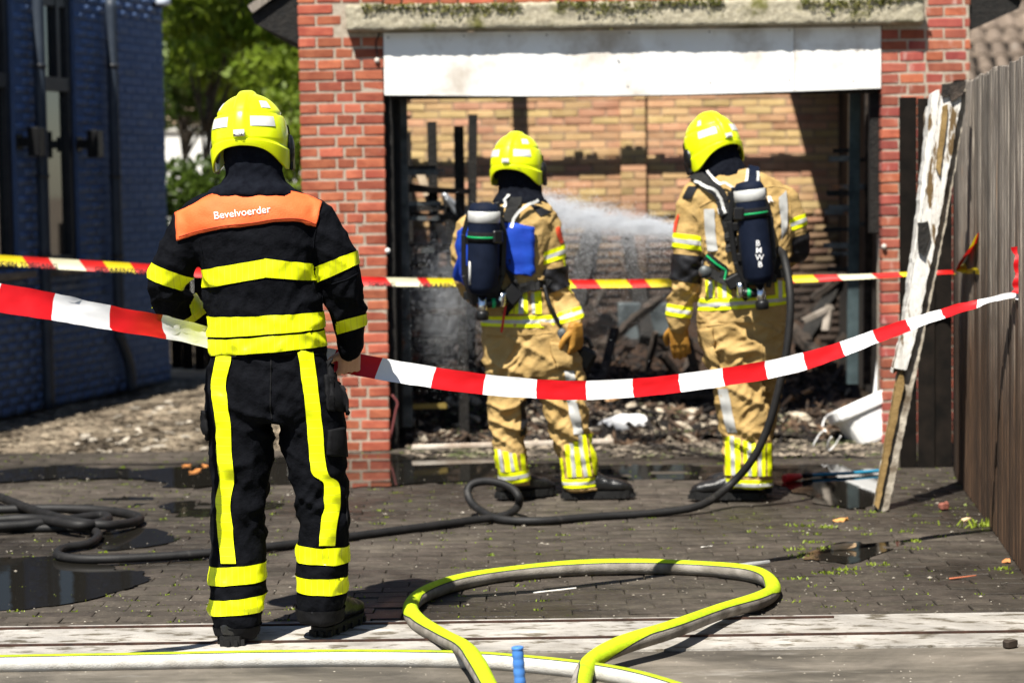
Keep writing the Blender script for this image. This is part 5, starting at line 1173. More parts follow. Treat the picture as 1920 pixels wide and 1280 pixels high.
def boot(person, heel, ang, L_=.31, shaft=.10, tilt=0):
    "heel = ground point under the heel, ang = toe direction in plan"
    t = empty('boot', parent=person); t.location = heel - person.location; t.rotation_euler = (0, 0, ang)
    bm = bmesh.new(); prof = [(-.025, .034, .085, .01), (.0, .046, .12, .0), (.05, .050, .15, .0), (.10, .050, .15, .0), (.15, .052, .125, .0), (.20, .056, .10, 0), (.25, .057, .09, 0), (.285, .050, .078, 0), (.312, .030, .058, 0)]
    rings = []
    for x, hw, h, z0 in prof:
        x *= L_ / .31; ring = []
        for k in range(14):
            a = 2 * math.pi * k / 14; ca, sa = math.cos(a), math.sin(a); q = (abs(ca) ** 2.6 + abs(sa) ** 2.6) ** (-1 / 2.6); ring.append(bm.verts.new((x, hw * ca * q, .028 + (h - .028) / 2 + (h - .028) / 2 * sa * q)))
        rings.append(ring)
    for a, b in zip(rings, rings[1:]):
        for k in range(14): bm.faces.new((a[k], a[(k + 1) % 14], b[(k + 1) % 14], b[k]))
    bm.faces.new(rings[0][::-1]); bm.faces.new(rings[-1])
    joinbm(bm, tube([(.04, 0, .06, .05), (.045, 0, .13, .052), (.04, 0, .13 + shaft, .058)], .05, 5, 14))
    me = remesh(bm, .0075, 3)
    for v_ in me.vertices: v_.co += v_.normal * .0025 * noise.noise(v_.co * 45)
    obj('upper', me, m_leath, t)
    out = [(-.028, -.026), (-.03, .0), (-.028, .026), (.0, .044), (.06, .046), (.12, .045), (.18, .054), (.24, .056), (.29, .044), (.318, .018), (.32, -.0), (.318, -.018), (.29, -.044), (.24, -.056), (.18, -.054), (.12, -.045), (.06, -.046), (.0, -.044)]
    bm = bmesh.new(); a = [bm.verts.new((x * L_ / .31, y, .002)) for x, y in out]; b = [bm.verts.new((x * L_ / .31, y, .034 + (.008 if x > .28 else 0))) for x, y in out]; n = len(out)
    bm.faces.new(a[::-1]); bm.faces.new(b)
    for i in range(n): bm.faces.new((a[i], a[(i + 1) % n], b[(i + 1) % n], b[i]))
    for i in range(n):
        x, y = out[i]; x2, y2 = out[(i + 1) % n]; mx, my = (x + x2) / 2 * L_ / .31, (y + y2) / 2; box(bm, (mx * 1.005, my * 1.03, .011), (.016, .012, .02))
    obj('sole', tome(bm), m_sole, t); return t
def hand(person, wrist, fdir, pdir, mat, name, curl=.5, k=1.0, skin=False):
    "five-fingered hand: fdir = fingers direction, pdir = palm normal"
    f = fdir.normalized(); pn = (pdir - f * pdir.dot(f)).normalized(); s = f.cross(pn); bm = bmesh.new(); W = wrist
    fat = 1.0 if skin else 1.22
    def seg(pts): joinbm(bm, tube(pts, .01, 4, 10)); [bmesh.ops.create_icosphere(bm, subdivisions=1, radius=p[3], matrix=Matrix.Translation(p[:3])) for p in (pts[0], pts[-1])]
    for o_ in (-.028, -.010, .010, .028):
        a = W + s * o_ * .6 * k; b = W + f * .095 * k + s * o_ * k; seg([(*a, .020 * fat * k), (*((a + b) / 2), .019 * fat * k), (*b, .0135 * fat * k)])
    for i, (o_, ln) in enumerate(((-.034, .070), (-.0115, .080), (.0115, .075), (.033, .058))):
        b = W + f * .095 * k + s * o_ * k; a1 = curl * (.6 + .1 * i); d1 = f * math.cos(a1) + pn * math.sin(a1); d2 = f * math.cos(a1 * 2.1) + pn * math.sin(a1 * 2.1); d3 = f * math.cos(a1 * 2.9) + pn * math.sin(a1 * 2.9)
        p1 = b + d1 * ln * .42 * k; p2 = p1 + d2 * ln * .33 * k; p3 = p2 + d3 * ln * .25 * k; r_ = .0098 * fat * k
        seg([(*b, r_ * 1.1), (*p1, r_), (*p2, r_ * .95), (*p3, r_ * .85)])
    b = W + f * .025 * k - s * .028 * k; p1 = b + (f * .6 - s * .7 + pn * .35) * .042 * k; p2 = p1 + (f * .85 - s * .25 + pn * .45) * .034 * k; p3 = p2 + (f * .9 + pn * .4) * .024 * k
    seg([(*b, .015 * fat * k), (*p1, .0125 * fat * k), (*p2, .0115 * fat * k), (*p3, .0095 * fat * k)])
    me = remesh(bm, .0042, 2, .4); me2 = obj(name, me, mat, person); me2.location = -person.location; return me2
def wear(nm, me, mat, person, parent=None):
    o = obj(nm, me, mat, parent or person)
    if parent is None: o.location = -person.location
    return o
def bodymesh(fig, head, chains, torso):
    bm = bmesh.new(); fig.slices(bm, torso)
    for c in chains: fig.limb(bm, c, 12)
    bmesh.ops.create_uvsphere(bm, u_segments=20, v_segments=14, radius=1, matrix=Matrix.Translation(head) @ Matrix.Diagonal((.075, .092, .115, 1)))
    bmesh.ops.create_icosphere(bm, subdivisions=2, radius=.016, matrix=Matrix.Translation(head + Vector((0, .098, -.02))))
    bmesh.ops.create_icosphere(bm, subdivisions=2, radius=.035, matrix=Matrix.Translation(head + Vector((0, .06, -.095))))
    joinbm(bm, tube([(*(head + Vector((0, -.01, -.05))), .058), (*(head + Vector((0, -.02, -.2))), .062)], .05, 4, 12))
    return remesh(bm, .014, 2)
def nearpoly(W, f):
    A = [Vector(a[:3]) for a in W]; rr = [a[3] for a in W]
    def fn(c):
        for i in range(len(A) - 1):
            ab = A[i + 1] - A[i]; t = max(0, min(1, (c - A[i]).dot(ab) / ab.length_squared)); r_ = rr[i] + (rr[i + 1] - rr[i]) * t
            if (c - A[i] - ab * t).length < r_ * f + .012: return True
        return False
    return fn
VOX = .0085
def shrink(rows, k, kd): return [(r_[0], (r_[1] + r_[2]) / 2 - (r_[2] - r_[1]) / 2 * k, (r_[1] + r_[2]) / 2 + (r_[2] - r_[1]) / 2 * k, r_[3] * kd, r_[4] if len(r_) > 4 else 0) for r_ in rows]

# ---- front firefighter (commander) -----------------------------------------
D1 = gnd(520, 1202).y; f1 = Fig(D1)
per = empty('person', (f1.p(500, 700).x, D1, 0), 'firefighter in black suit with orange shoulder yoke, seen from behind holding the tape', 'person')
TOR = [(348, 425, 535, .08), (362, 385, 568, .10, -.0), (385, 348, 597, .125, -.0), (415, 343, 603, .14), (450, 352, 602, .148), (490, 374, 597, .150), (530, 383, 594, .150), (570, 386, 602, .147), (610, 389, 609, .147), (645, 391, 613, .152), (664, 394, 612, .150)]
LA = [(362, 425, 0, .082), (335, 478, 0, .077), (312, 535, .02, .070), (318, 562, .07, .066), (352, 585, .20, .058), (405, 612, .30, .048)]
RA = [(585, 412, 0, .082), (618, 462, .0, .078), (640, 520, .015, .078), (650, 572, .06, .070), (654, 610, .10, .058), (657, 655, .13, .050)]
bm = bmesh.new(); f1.slices(bm, TOR); WL = f1.limb(bm, LA); WR = f1.limb(bm, RA)
jk = remesh(bm, VOX, 4)
hot = [(f1.p(645, 560).x, f1.p(645, 560).z, .07), (f1.p(310, 560).x, f1.p(310, 560).z, .06), (f1.p(390, 560).x, f1.p(390, 560).z, .07), (f1.p(595, 570).x, f1.p(595, 570).z, .07)]
wrinkle(jk, .0105, 1, 4.6, hot)
jacket = wear('jacket', jk, m_navy, per); jb = bvh(jk)
inL, inR = nearpoly(WL, 1.12), nearpoly(WR, 1.12)
tor = lambda c: not inL(c) and not inR(c)
xl, xrr = f1.p(392, 500).x, f1.p(588, 500).x
torx = lambda c: c.x > f1.p(380, 500).x and c.x < f1.p(598, 500).x and not (inL(c) and c.x < xl) and not (inR(c) and c.x > xrr)
armL = lambda c: c.x < f1.p(386, 500).x and inL(c); armR = lambda c: c.x > f1.p(592, 500).x and inR(c)
def sub(nm, me, mat, parent=jacket): return obj(nm, me, mat, parent)
# chest band: three runs (rising, flat)
a0 = f1.p(505, 500).x
sub('reflective_band', band(f1, jk, (385, 504, 510, 482), (385, 538, 510, 516), lambda c: torx(c) and c.x < a0 + .012, .004, [(Vector((a0, 0, 0)), Vector((1, 0, 0)))]), m_fyx)
sub('reflective_band', band(f1, jk, (505, 482, 588, 493), (505, 516, 588, 524), lambda c: torx(c) and c.x > a0 - .012, .004, [(Vector((a0, 0, 0)), Vector((-1, 0, 0)))]), m_fyx)
sub('reflective_band', band(f1, jk, (390, 592, 610, 583), (390, 630, 610, 614), lambda c: not inR(c) or c.x < f1.p(606, 0).x, .004), m_fyx)
sub('reflective_band', band(f1, jk, (390, 635, 612, 618), (390, 664, 612, 646), lambda c: not inR(c) or c.x < f1.p(608, 0).x, .004), m_fyx)
sub('reflective_band', band(f1, jk, (292, 494, 382, 527), (288, 524, 372, 556), armL), m_fyx)
sub('reflective_band', band(f1, jk, (590, 500, 667, 470), (598, 528, 673, 494), armR), m_fyx)
sub('reflective_band', band(f1, jk, (624, 604, 688, 588), (632, 628, 688, 610), lambda c: inR(c) and c.x > f1.p(618, 0).x), m_fyx)
sub('reflective_band', band(f1, jk, (340, 560, 390, 545), (355, 605, 400, 570), lambda c: inL(c) and c.y > D1 + .1), m_fyx)
yoke = sub('shoulder_yoke', patch(f1, jb, [((330, 402), (333, 452)), ((362, 386), (368, 440)), ((400, 367), (415, 430)), ((450, 362), (470, 424)), ((500, 360), (515, 417)), ((545, 362), (558, 416)), ((578, 370), (578, 422)), ((602, 381), (592, 426))], .009, 10, 42), m_orange)
md = yoke.modifiers.new('s', 'SOLIDIFY'); md.thickness = .005; md.offset = -1
proj_text(f1, jb, 'Bevelvoerder', .1, 401, 411, 508, 398, m_whitep, jacket, off=.0125, bold=.0)
sub('seam', seam(f1, jb, [(335, 444), (370, 433), (415, 424), (470, 418), (515, 411), (560, 410), (592, 420)], .0018, .011), M('orange_thread', (.5, .06, .02), rough=.8))
for pts in ([(594, 425), (588, 460), (586, 520), (600, 570), (612, 610)], [(374, 450), (380, 480), (384, 540)], [(600, 540), (625, 532), (650, 524), (672, 512)], [(603, 545), (606, 570), (618, 600)], [(296, 535), (325, 545), (345, 560)]):
    sub('seam', seam(f1, jb, pts, .0022, .001), m_navy)
# hood and collar
bm = bmesh.new(); f1.slices(bm, [(235, 425, 515, .08, .0), (270, 420, 522, .095), (300, 421, 530, .098), (325, 424, 532, .095), (338, 420, 535, .10), (350, 404, 546, .11, -.01), (362, 388, 562, .115, -.01), (370, 392, 562, .11, -.01)])
hd = remesh(bm, .009, 2); wrinkle(hd, .0075, 5, 7.0, zs=2.8); wear('hood', hd, m_hood, per)
# trousers
PEL = [(648, 398, 610, .135), (690, 390, 622, .145), (730, 385, 640, .150), (765, 386, 646, .145), (790, 392, 644, .12)]
LL = [(735, 386, 505, .13), (790, 390, 508, .12), (850, 392, 511, .115), (900, 396, 506, .112), (950, 396, 502, .11), (1000, 396, 500, .105), (1060, 394, 499, .10, -.02), (1120, 392, 497, .098, -.04), (1160, 394, 490, .09, -.05), (1188, 402, 482, .08, -.05)]
RL = [(735, 512, 643, .13), (790, 519, 648, .12), (850, 533, 650, .115), (900, 545, 652, .112), (950, 555, 655, .11), (1000, 557, 655, .105), (1060, 557, 652, .10), (1120, 557, 650, .098), (1162, 559, 642, .085)]
bm = bmesh.new(); f1.slices(bm, PEL); f1.slices(bm, LL); f1.slices(bm, RL)
tr = remesh(bm, VOX, 4); wrinkle(tr, .012, 9, 4.6, [(f1.p(600, 930).x, f1.p(600, 930).z, .09), (f1.p(450, 920).x, f1.p(450, 920).z, .09), (f1.p(510, 800).x, f1.p(510, 800).z, .1), (f1.p(400, 790).x, f1.p(400, 790).z, .08)])
trous = wear('trousers', tr, m_navy, per); tb_ = bvh(tr)
def st(rows, w_): return [((x - w_, y), (x + w_, y)) for x, y in rows]
sub('reflective_strip', patch(f1, tb_, st([(421, 668), (412, 715), (413, 745), (420, 800), (421, 850), (426, 900), (420, 935), (423, 990), (429, 1056)], 13.5), .006, 4, 60), m_fyz, trous)
sub('reflective_strip', patch(f1, tb_, st([(571, 655), (580, 720), (590, 800), (596, 870), (602, 890), (619, 905), (622, 940), (616, 985), (613, 1022)], 14), .006, 4, 60), m_fyz, trous)
mid = f1.p(525, 900).x
legL = lambda c: c.x < mid; legR = lambda c: c.x > mid
for t_, b_, kp in (((390, 1056, 500, 1048), (390, 1089, 500, 1081), legL), ((388, 1116, 500, 1106), (388, 1143, 500, 1136), legL), ((555, 1017, 652, 1020), (555, 1048, 652, 1052), legR), ((553, 1075, 652, 1077), (553, 1104, 652, 1108), legR)):
    sub('reflective_band', band(f1, tr, t_, b_, kp), m_fyx, trous)
sub('hem_cuff', band(f1, tr, (395, 1164, 495, 1162), (395, 1195, 495, 1195), legL, .005), m_patchg, trous)
sub('hem_cuff', band(f1, tr, (553, 1136, 655, 1136), (553, 1175, 655, 1175), legR, .005), m_patchg, trous)
for outl, nm in (([((612, 675), (636, 668)), ((614, 720), (646, 722)), ((616, 762), (650, 778))], 'side_pocket'), ([((614, 806), (642, 800)), ((612, 852), (646, 856))], 'knee_patch'), ([((372, 770), (390, 770)), ((376, 822), (394, 822))], 'knee_patch'), ([((606, 704), (622, 704)), ((612, 770), (624, 772))], 'pocket_flap')):
    o = sub(nm, patch(f1, tb_, outl, .014, 5, 12), m_patchg, trous); md = o.modifiers.new('s', 'SOLIDIFY'); md.thickness = .012; md.offset = -1
for pts in ([(508, 660), (508, 700), (507, 760), (510, 785)], [(400, 672), (500, 665), (610, 664)], [(648, 930), (652, 1000), (650, 1080), (648, 1150)], [(397, 945), (394, 1010), (392, 1090)]):
    sub('seam', seam(f1, tb_, pts, .003, .001), m_patchg, trous)
bl = gnd(437, 1210); bl.y = D1 - .03; br = gnd(602, 1190); br.y = D1 + .03
for q, (bpnt, px, py, an) in enumerate(((bl, 437, 1213, R(95)), (br, 604, 1200, R(72)))):
    g_ = gnd(px, py); boot(per, Vector((g_.x, g_.y + (-.02 if q == 0 else .02), .014)), an, .31, .05)
hb1 = helmet(per, f1.p(469, 262, .03), R(-6), R(4), R(-2), 1.0, 'BoW')
CH1 = [[(a[0], a[1], a[2], a[3] * .6) for a in LA], [(a[0], a[1], a[2], a[3] * .6) for a in RA], [(447, 740, 0, .085), (450, 920, 0, .06), (445, 1150, -.03, .042)], [(580, 740, 0, .085), (602, 920, 0, .06), (602, 1130, 0, .042)]]
wear('body', bodymesh(f1, f1.p(470, 275, .03), CH1, shrink(TOR[3:] + PEL[1:4], .8, .8)), m_skin, per)
hand(per, f1.p(656, 652, .16), Vector((-.1, .6, -1)), Vector((-.3, 1, .1)), m_skin, 'hand', 1.0, 1.0, True)
hand(per, f1.p(402, 610, .30), Vector((1, .5, -.3)), Vector((-.2, .6, -.8)), m_skin, 'hand', .9, 1.0, True)

# ---- breathing apparatus -----------------------------------------------------
def apparatus(fig, jb_, person, top, bot, r_, lab, txt, strap_py, straps, belt, plate_px, side=1):
    root = empty('breathing_apparatus', (person.location.x, person.location.y - .25, 0), lab, 'air tank')
    def add(nm, me, mat, parent=None, smooth=False):
        o = obj(nm, me, mat, parent or root, smooth=smooth)
        if parent is None: o.location = -root.location
        return o
    T, B = Vector(top), Vector(bot); ax = (T - B); L_ = ax.length; n_ = ax.normalized(); rot = n_.to_track_quat('Z', 'Y').to_matrix().to_4x4(); MX = Matrix.Translation(B) @ rot
    def lm(prof, seg=28):
        me = lathe(prof, seg); me.transform(MX); return me
    cyl = lm([(r_ * .45, -.012), (r_ * .8, .0), (r_, .03), (r_ * 1.02, L_ * .3), (r_, L_ - .07), (r_ * .97, L_ - .03), (r_ * .8, L_ - .006), (r_ * .4, L_)]); 
    for v_ in cyl.vertices: v_.co += v_.normal * .003 * noise.noise(v_.co * Vector((18, 18, 18)).x)
    tk = add('tank', cyl, m_tank, None, True); tkb = bvh(cyl)
    o = obj('silver_band', lm([(r_ * 1.0, L_ - .095), (r_ * 1.035, L_ - .093), (r_ * 1.03, L_ - .042), (r_ * .985, L_ - .04)]), m_sil, tk, smooth=True)
    sp = L_ * strap_py
    add('tank_strap', lm([(r_ * 1.0, sp - .026), (r_ * 1.05, sp - .025), (r_ * 1.05, sp + .025), (r_ * 1.0, sp + .026)]), m_patchg, None, True)
    add('strap_line', lm([(r_ * 1.05, sp - .004), (r_ * 1.06, sp - .003), (r_ * 1.06, sp + .004), (r_ * 1.05, sp + .005)]), m_green, None, True)
    # valve, knob, hose at the bottom
    add('valve', lm([(.020, -.09), (.024, -.085), (.026, -.05), (.02, -.045), (.022, -.012)], 16), m_chrome, None, True)
    add('valve_knob', lm([(.026, -.135), (.032, -.13), (.033, -.10), (.026, -.09)], 12), m_blackp)
    v = B - n_ * .055; sx = Vector((side, .2, 0)).normalized()
    add('reducer', tube([tuple(v + sx * .02), tuple(v + sx * .09)], .022, 3, 14), m_blackp)
    add('reducer_ring', tube([tuple(v + sx * .045), tuple(v + sx * .062)], .0245, 2, 14), m_green)
    add('gauge_block', tube([tuple(v + sx * .09 + Vector((0, 0, -.015))), tuple(v + sx * .10 + Vector((0, 0, .05)))], .02, 3, 12), m_chrome)
    # back plate: ladder-like carrier between tank and back
    cc = (T + B) / 2 + Vector((0, r_ + .018, -.02)); bm = bmesh.new(); s = n_.cross(Vector((0, 1, 0))).normalized()
    for e in (-1, 1):
        P = [cc + n_ * .24 + s * e * .06, cc + n_ * .08 + s * e * .10, cc - n_ * .12 + s * e * .095, cc - n_ * .26 + s * e * .05]
        for a, b in zip(P, P[1:]): beam(bm, a, b, .024, .03, Vector((0, 1, 0)), .003)
    for h_ in (.2, .05, -.1, -.22): beam(bm, cc + n_ * h_ - s * .095, cc + n_ * h_ + s * .095, .04, .018, Vector((0, 1, 0)), .003)
    box(bm, cc + Vector((0, .012, 0)), (.13, .016, .46), None, .006)
    add('back_plate', tome(bm), m_blackp)
    bk_ = (B + n_ * sp) + s * (-side) * -0 + Vector((side * r_ * .86, -r_ * .62, 0)); bm = bmesh.new(); box(bm, bk_, (.055, .03, .062), Matrix.Rotation(R(35) * side, 3, 'Z'), .007); add('buckle', tome(bm), m_blackp)
    for nm, pts, wd, mt, off in straps:
        add(nm, ribbon(jb_, pts, wd, off), mt)
    if belt: add('waist_belt', ribbon(jb_, belt, .045, .010), m_strap)
    return root, tkb, add
# ---- middle firefighter --------------------------------------------------------
def tan_suit(fig, per, TOR, LA, RA, PEL, LL, RL, seed, hots):
    bm = bmesh.new(); fig.slices(bm, TOR); WL = fig.limb(bm, LA); WR = fig.limb(bm, RA); jk = remesh(bm, VOX, 4); wrinkle(jk, .013, seed, 4.8, hots[0])
    jo = wear('jacket', jk, m_tan, per)
    bm = bmesh.new(); fig.slices(bm, PEL); fig.slices(bm, LL); fig.slices(bm, RL); tr = remesh(bm, VOX, 4); wrinkle(tr, .016, seed + 4, 4.6, hots[1]); to = wear('trousers', tr, m_tan, per)
    return jk, jo, tr, to, WL, WR
def three(fig, src, top, bot, keep, parent):
    "yellow / silver / yellow band"
    obj('reflective_band', band(fig, src, top, bot, keep, .004), m_fy, parent)
    def mixl(a, b, t): return tuple(x + (y - x) * t for x, y in zip(a, b))
    obj('silver_band', band(fig, src, mixl(top, bot, .34), mixl(top, bot, .66), keep, .0056), m_sil, parent)
def vstripes(fig, tree_, cols, parent, nm='reflective_stripe'):
    "cols: list of ((x_top,y_top),(x_bot,y_bot),half width px, 'y'|'s')"
    for a, b, hw, kind in cols:
        rows = [((a[0] + (b[0] - a[0]) * t - hw, a[1] + (b[1] - a[1]) * t), (a[0] + (b[0] - a[0]) * t + hw, a[1] + (b[1] - a[1]) * t)) for t in (0, .33, .66, 1)]
        obj(nm if kind == 'y' else 'silver_stripe', patch(fig, tree_, rows, .0045 if kind == 'y' else .0062, 3, 12), m_fy if kind == 'y' else m_sil, parent)
D2 = gnd(1040, 938).y; f2 = Fig(D2)
per2 = empty('person', (f2.p(1000, 600).x, D2, 0), 'firefighter in tan suit with blue vest panels and air tank, turned to the right', 'person')
TOR = [(372, 935, 1018, .08), (386, 905, 1035, .11), (402, 885, 1043, .13), (425, 872, 1045, .145), (460, 868, 1036, .15), (510, 872, 1025, .15), (555, 884, 1032, .148), (595, 900, 1047, .15), (628, 905, 1053, .155)]
LA = [(885, 425, .03, .078), (872, 480, .10, .075), (880, 530, .20, .068), (905, 560, .36, .058), (930, 570, .48, .05)]
RA = [(1022, 418, 0, .08), (1028, 462, 0, .078), (1036, 520, .01, .078), (1052, 560, .03, .074), (1066, 590, -.04, .066), (1074, 610, -.09, .058)]
PEL = [(598, 905, 1055, .145), (640, 904, 1078, .15), (680, 905, 1088, .15), (705, 912, 1090, .13)]
LL = [(670, 906, 1000, .13), (720, 912, 995, .12), (760, 916, 988, .115), (820, 922, 986, .10), (870, 930, 991, .095), (908, 938, 994, .085)]
RL = [(670, 985, 1090, .13), (720, 1000, 1098, .12), (760, 1013, 1101, .115), (820, 1035, 1111, .10), (870, 1048, 1122, .098), (918, 1056, 1124, .088)]
def hs(fig, L): return [(fig.p(x, y).x, fig.p(x, y).z, r_) for x, y, r_ in L]
jk2, jo2, tr2, to2, WL, WR = tan_suit(f2, per2, TOR, LA, RA, PEL, LL, RL, 21, (hs(f2, [(1060, 565, .08), (1000, 560, .1)]), hs(f2, [(960, 680, .12), (1050, 720, .1), (960, 790, .1), (1070, 800, .1)])))
jb2, tb2 = bvh(jk2), bvh(tr2); inR2 = nearpoly(WR, 1.12)
arm2 = lambda c: inR2(c) and c.x > f2.p(1000, 0).x
three(f2, jk2, (1000, 478, 1058, 458), (1003, 500, 1060, 482), arm2, jo2)
three(f2, jk2, (1040, 588, 1095, 570), (1046, 606, 1095, 592), lambda c: arm2(c) and c.x > f2.p(1040, 0).x, jo2)
obj('elbow_pad', band(f2, jk2, (1000, 508, 1070, 496), (1012, 556, 1075, 532), lambda c: arm2(c) and c.y < D2 + .04, .008), m_pad, jo2)
three(f2, jk2, (900, 590, 1050, 588), (900, 609, 1050, 611), lambda c: not arm2(c) or c.x < f2.p(1042, 0).x, jo2)
vstripes(f2, jb2, [((x, 546), (x + 1, 588), 4.2, 'y') for x in (958, 968, 984, 1003, 1010)] + [((976, 546), (977, 588), 4.2, 's'), ((1000 - 2, 546), (1000, 588), 3, 's')], jo2)
# reflective run down the forearm
vstripes(f2, jb2, [((1056, 470), (1062, 500), 4, 'y'), ((1064, 505), (1074, 545), 5, 'y')], jo2)
obj('shoulder_patch', patch(f2, jb2, [((992, 382), (1013, 407)), ((1012, 388), (1030, 400)), ((1026, 396), (1038, 398))], .006, 5, 10), m_pad, jo2)
obj('sleeve_badge', patch(f2, jb2, [((1041, 427), (1048, 425)), ((1043, 440), (1052, 440)), ((1050, 457), (1056, 454))], .005, 4, 8), m_badge, jo2)
for pts in ([(958, 420), (985, 422), (1000, 425)], [(1000, 424), (1002, 460), (1004, 500), (1010, 560)]): obj('seam', seam(f2, jb2, pts, .003, .001), m_tan, jo2)
# blue vest panels
vest = empty('vest', parent=per2); vest.location = -per2.location
for rows in ([((864, 430), (905, 418)), ((860, 470), (900, 470)), ((856, 515), (895, 522)), ((868, 528), (890, 536))], [((940, 420), (1000, 424)), ((942, 460), (999, 462)), ((950, 500), (998, 505)), ((965, 516), (994, 518))]):
    o = obj('panel', patch(f2, jb2, rows, .022, 8, 18), m_bluev, vest); md = o.modifiers.new('s', 'SOLIDIFY'); md.thickness = .012; md.offset = 0
m3 = lambda c: c.x < f2.p(1010, 0).x
for x0, y0, y1 in ((958, 842, 905), (0, 0, 0)): pass
legL = lambda c: c.x < f2.p(1003, 800).x; legR = lambda c: not legL(c)
three(f2, tr2, (925, 884, 1000, 876), (930, 905, 1002, 897), legL, to2); three(f2, tr2, (1045, 896, 1130, 890), (1048, 912, 1130, 908), legR, to2)
vstripes(f2, tb2, [((930, 842), (938, 884), 5, 'y'), ((948, 846), (954, 884), 5, 'y'), ((962, 850), (968, 882), 5, 'y'), ((978, 850), (981, 880), 4, 'y'), ((937, 842), (944, 884), 3, 's'), ((957, 848), (962, 883), 3, 's')], to2)
vstripes(f2, tb2, [((1052, 858), (1056, 896), 4, 'y'), ((1064, 834), (1070, 894), 5, 'y'), ((1080, 826), (1086, 893), 5, 'y'), ((1092, 812), (1104, 892), 5, 'y'), ((1106, 812), (1117, 890), 5, 'y'), ((1071, 830), (1077, 894), 3.5, 's'), ((1086, 815), (1098, 893), 3.5, 's')], to2)
obj('silver_strip', patch(f2, tb2, st([(1066, 695), (1070, 715), (1072, 750), (1080, 790), (1084, 814)], 9), .005, 3, 24), m_sil, to2)
obj('knee_patch', patch(f2, tb2, [((975, 750), (990, 752)), ((976, 785), (988, 785)), ((974, 818), (984, 815))], .006, 4, 10), m_pad, to2)
o = obj('thigh_pocket', patch(f2, tb2, [((1030, 640), (1066, 645)), ((1034, 668), (1072, 672)), ((1044, 690), (1072, 688))], .02, 5, 10), m_tan, to2); md = o.modifiers.new('s', 'SOLIDIFY'); md.thickness = .016; md.offset = -1
for pts in ([(910, 632), (980, 628), (1052, 622)], [(1112, 812), (1118, 860), (1122, 905)], [(1034, 636), (1040, 655), (1060, 690)]): obj('seam', seam(f2, tb2, pts, .003, .001), m_tan, to2)
for px, py, an, L_ in ((955, 938, R(28), .29), (1080, 944, R(4), .32)):
    g_ = gnd(px, py); boot(per2, Vector((g_.x - .035, D2 + (.02 if px < 1000 else -.01), .012)), an, L_, .05)
bm = bmesh.new(); f2.slices(bm, [(290, 938, 1008, .075, .02), (325, 934, 1012, .09, .02), (345, 935, 1015, .09, .02), (360, 935, 1016, .09, .015), (372, 928, 1022, .1), (384, 922, 1030, .105), (392, 930, 1032, .10)])
hd = remesh(bm, .009, 2); wrinkle(hd, .008, 15, 7.5, zs=2.8); wear('hood', hd, m_hood, per2)
helmet(per2, f2.p(969, 308, .03), R(-20), R(3), R(0), .96, 'KI', True)
CH2 = [[(a[0], a[1], a[2], a[3] * .6) for a in LA], [(a[0], a[1], a[2], a[3] * .6) for a in RA], [(950, 700, 0, .085), (952, 790, 0, .06), (965, 890, 0, .042)], [(1045, 700, 0, .085), (1070, 800, 0, .06), (1090, 890, 0, .042)]]
wear('body', bodymesh(f2, f2.p(972, 318, .03), CH2, shrink(TOR[3:] + PEL[1:3], .8, .8)), m_skin, per2)
hand(per2, f2.p(1078, 610, -.12), Vector((.05, .1, -1)), Vector((-.7, .6, 0)), m_glove, 'glove', .95, 1.08)
hand(per2, f2.p(930, 570, .48), Vector((.6, 1, -.1)), Vector((0, 0, -1)), m_glove, 'glove', .9, 1.05)
bk2 = lambda x, y, dd=-.18: f2.p(x, y, dd)
ap2, tk2, add2 = apparatus(f2, jb2, per2, f2.p(908, 380, -.30), f2.p(905, 548, -.28), .076, 'navy air tank with silver band on the firefighter with blue vest panels', None, .62,
    [('shoulder_strap', [bk2(945, 500), bk2(948, 440), bk2(955, 400), f2.p(965, 382, -.10), f2.p(975, 375, .02)], .06, m_strap, .02), ('strap_edge', [bk2(958, 425), bk2(965, 405), bk2(980, 388), f2.p(1002, 381, -.08)], .014, m_sil, .026), ('strap_edge', [bk2(926, 388), bk2(940, 382), f2.p(955, 376, -.06)], .014, m_sil, .026), ('side_strap', [bk2(950, 500), bk2(965, 530), bk2(970, 555), bk2(945, 590)], .03, m_strap, .02), ('lower_strap', [bk2(935, 545), bk2(955, 560), bk2(975, 548), bk2(1005, 535)], .035, m_strap, .015)],
    [bk2(925, 565), bk2(960, 545), bk2(1000, 535), f2.p(1030, 530, -.02)], 930)
bm = bmesh.new(); box(bm, f2.p(960, 552, -.22), (.085, .03, .075), Matrix.Rotation(.8, 3, 'Y'), .006); add2('strap_buckle', tome(bm), m_blackp)
add2('red_cord', tube([tuple(f2.p(948, 572, -.21)), tuple(f2.p(945, 590, -.22)), tuple(f2.p(942, 612, -.21)), tuple(f2.p(940, 622, -.2))], .006, 5, 6), m_redp)
add2('hip_bag', remesh((lambda b_: (f2.slices(b_, [(498, 868, 900, .06, -.16), (540, 872, 905, .07, -.16), (575, 885, 920, .06, -.16)]), b_)[1])(bmesh.new()), .012, 3), m_blackp)
add2('label_strip', (lambda me: me)(tube([tuple(f2.p(881, 490, -.33)), tuple(f2.p(881, 534, -.33))], .007, 2, 6)), m_sil)
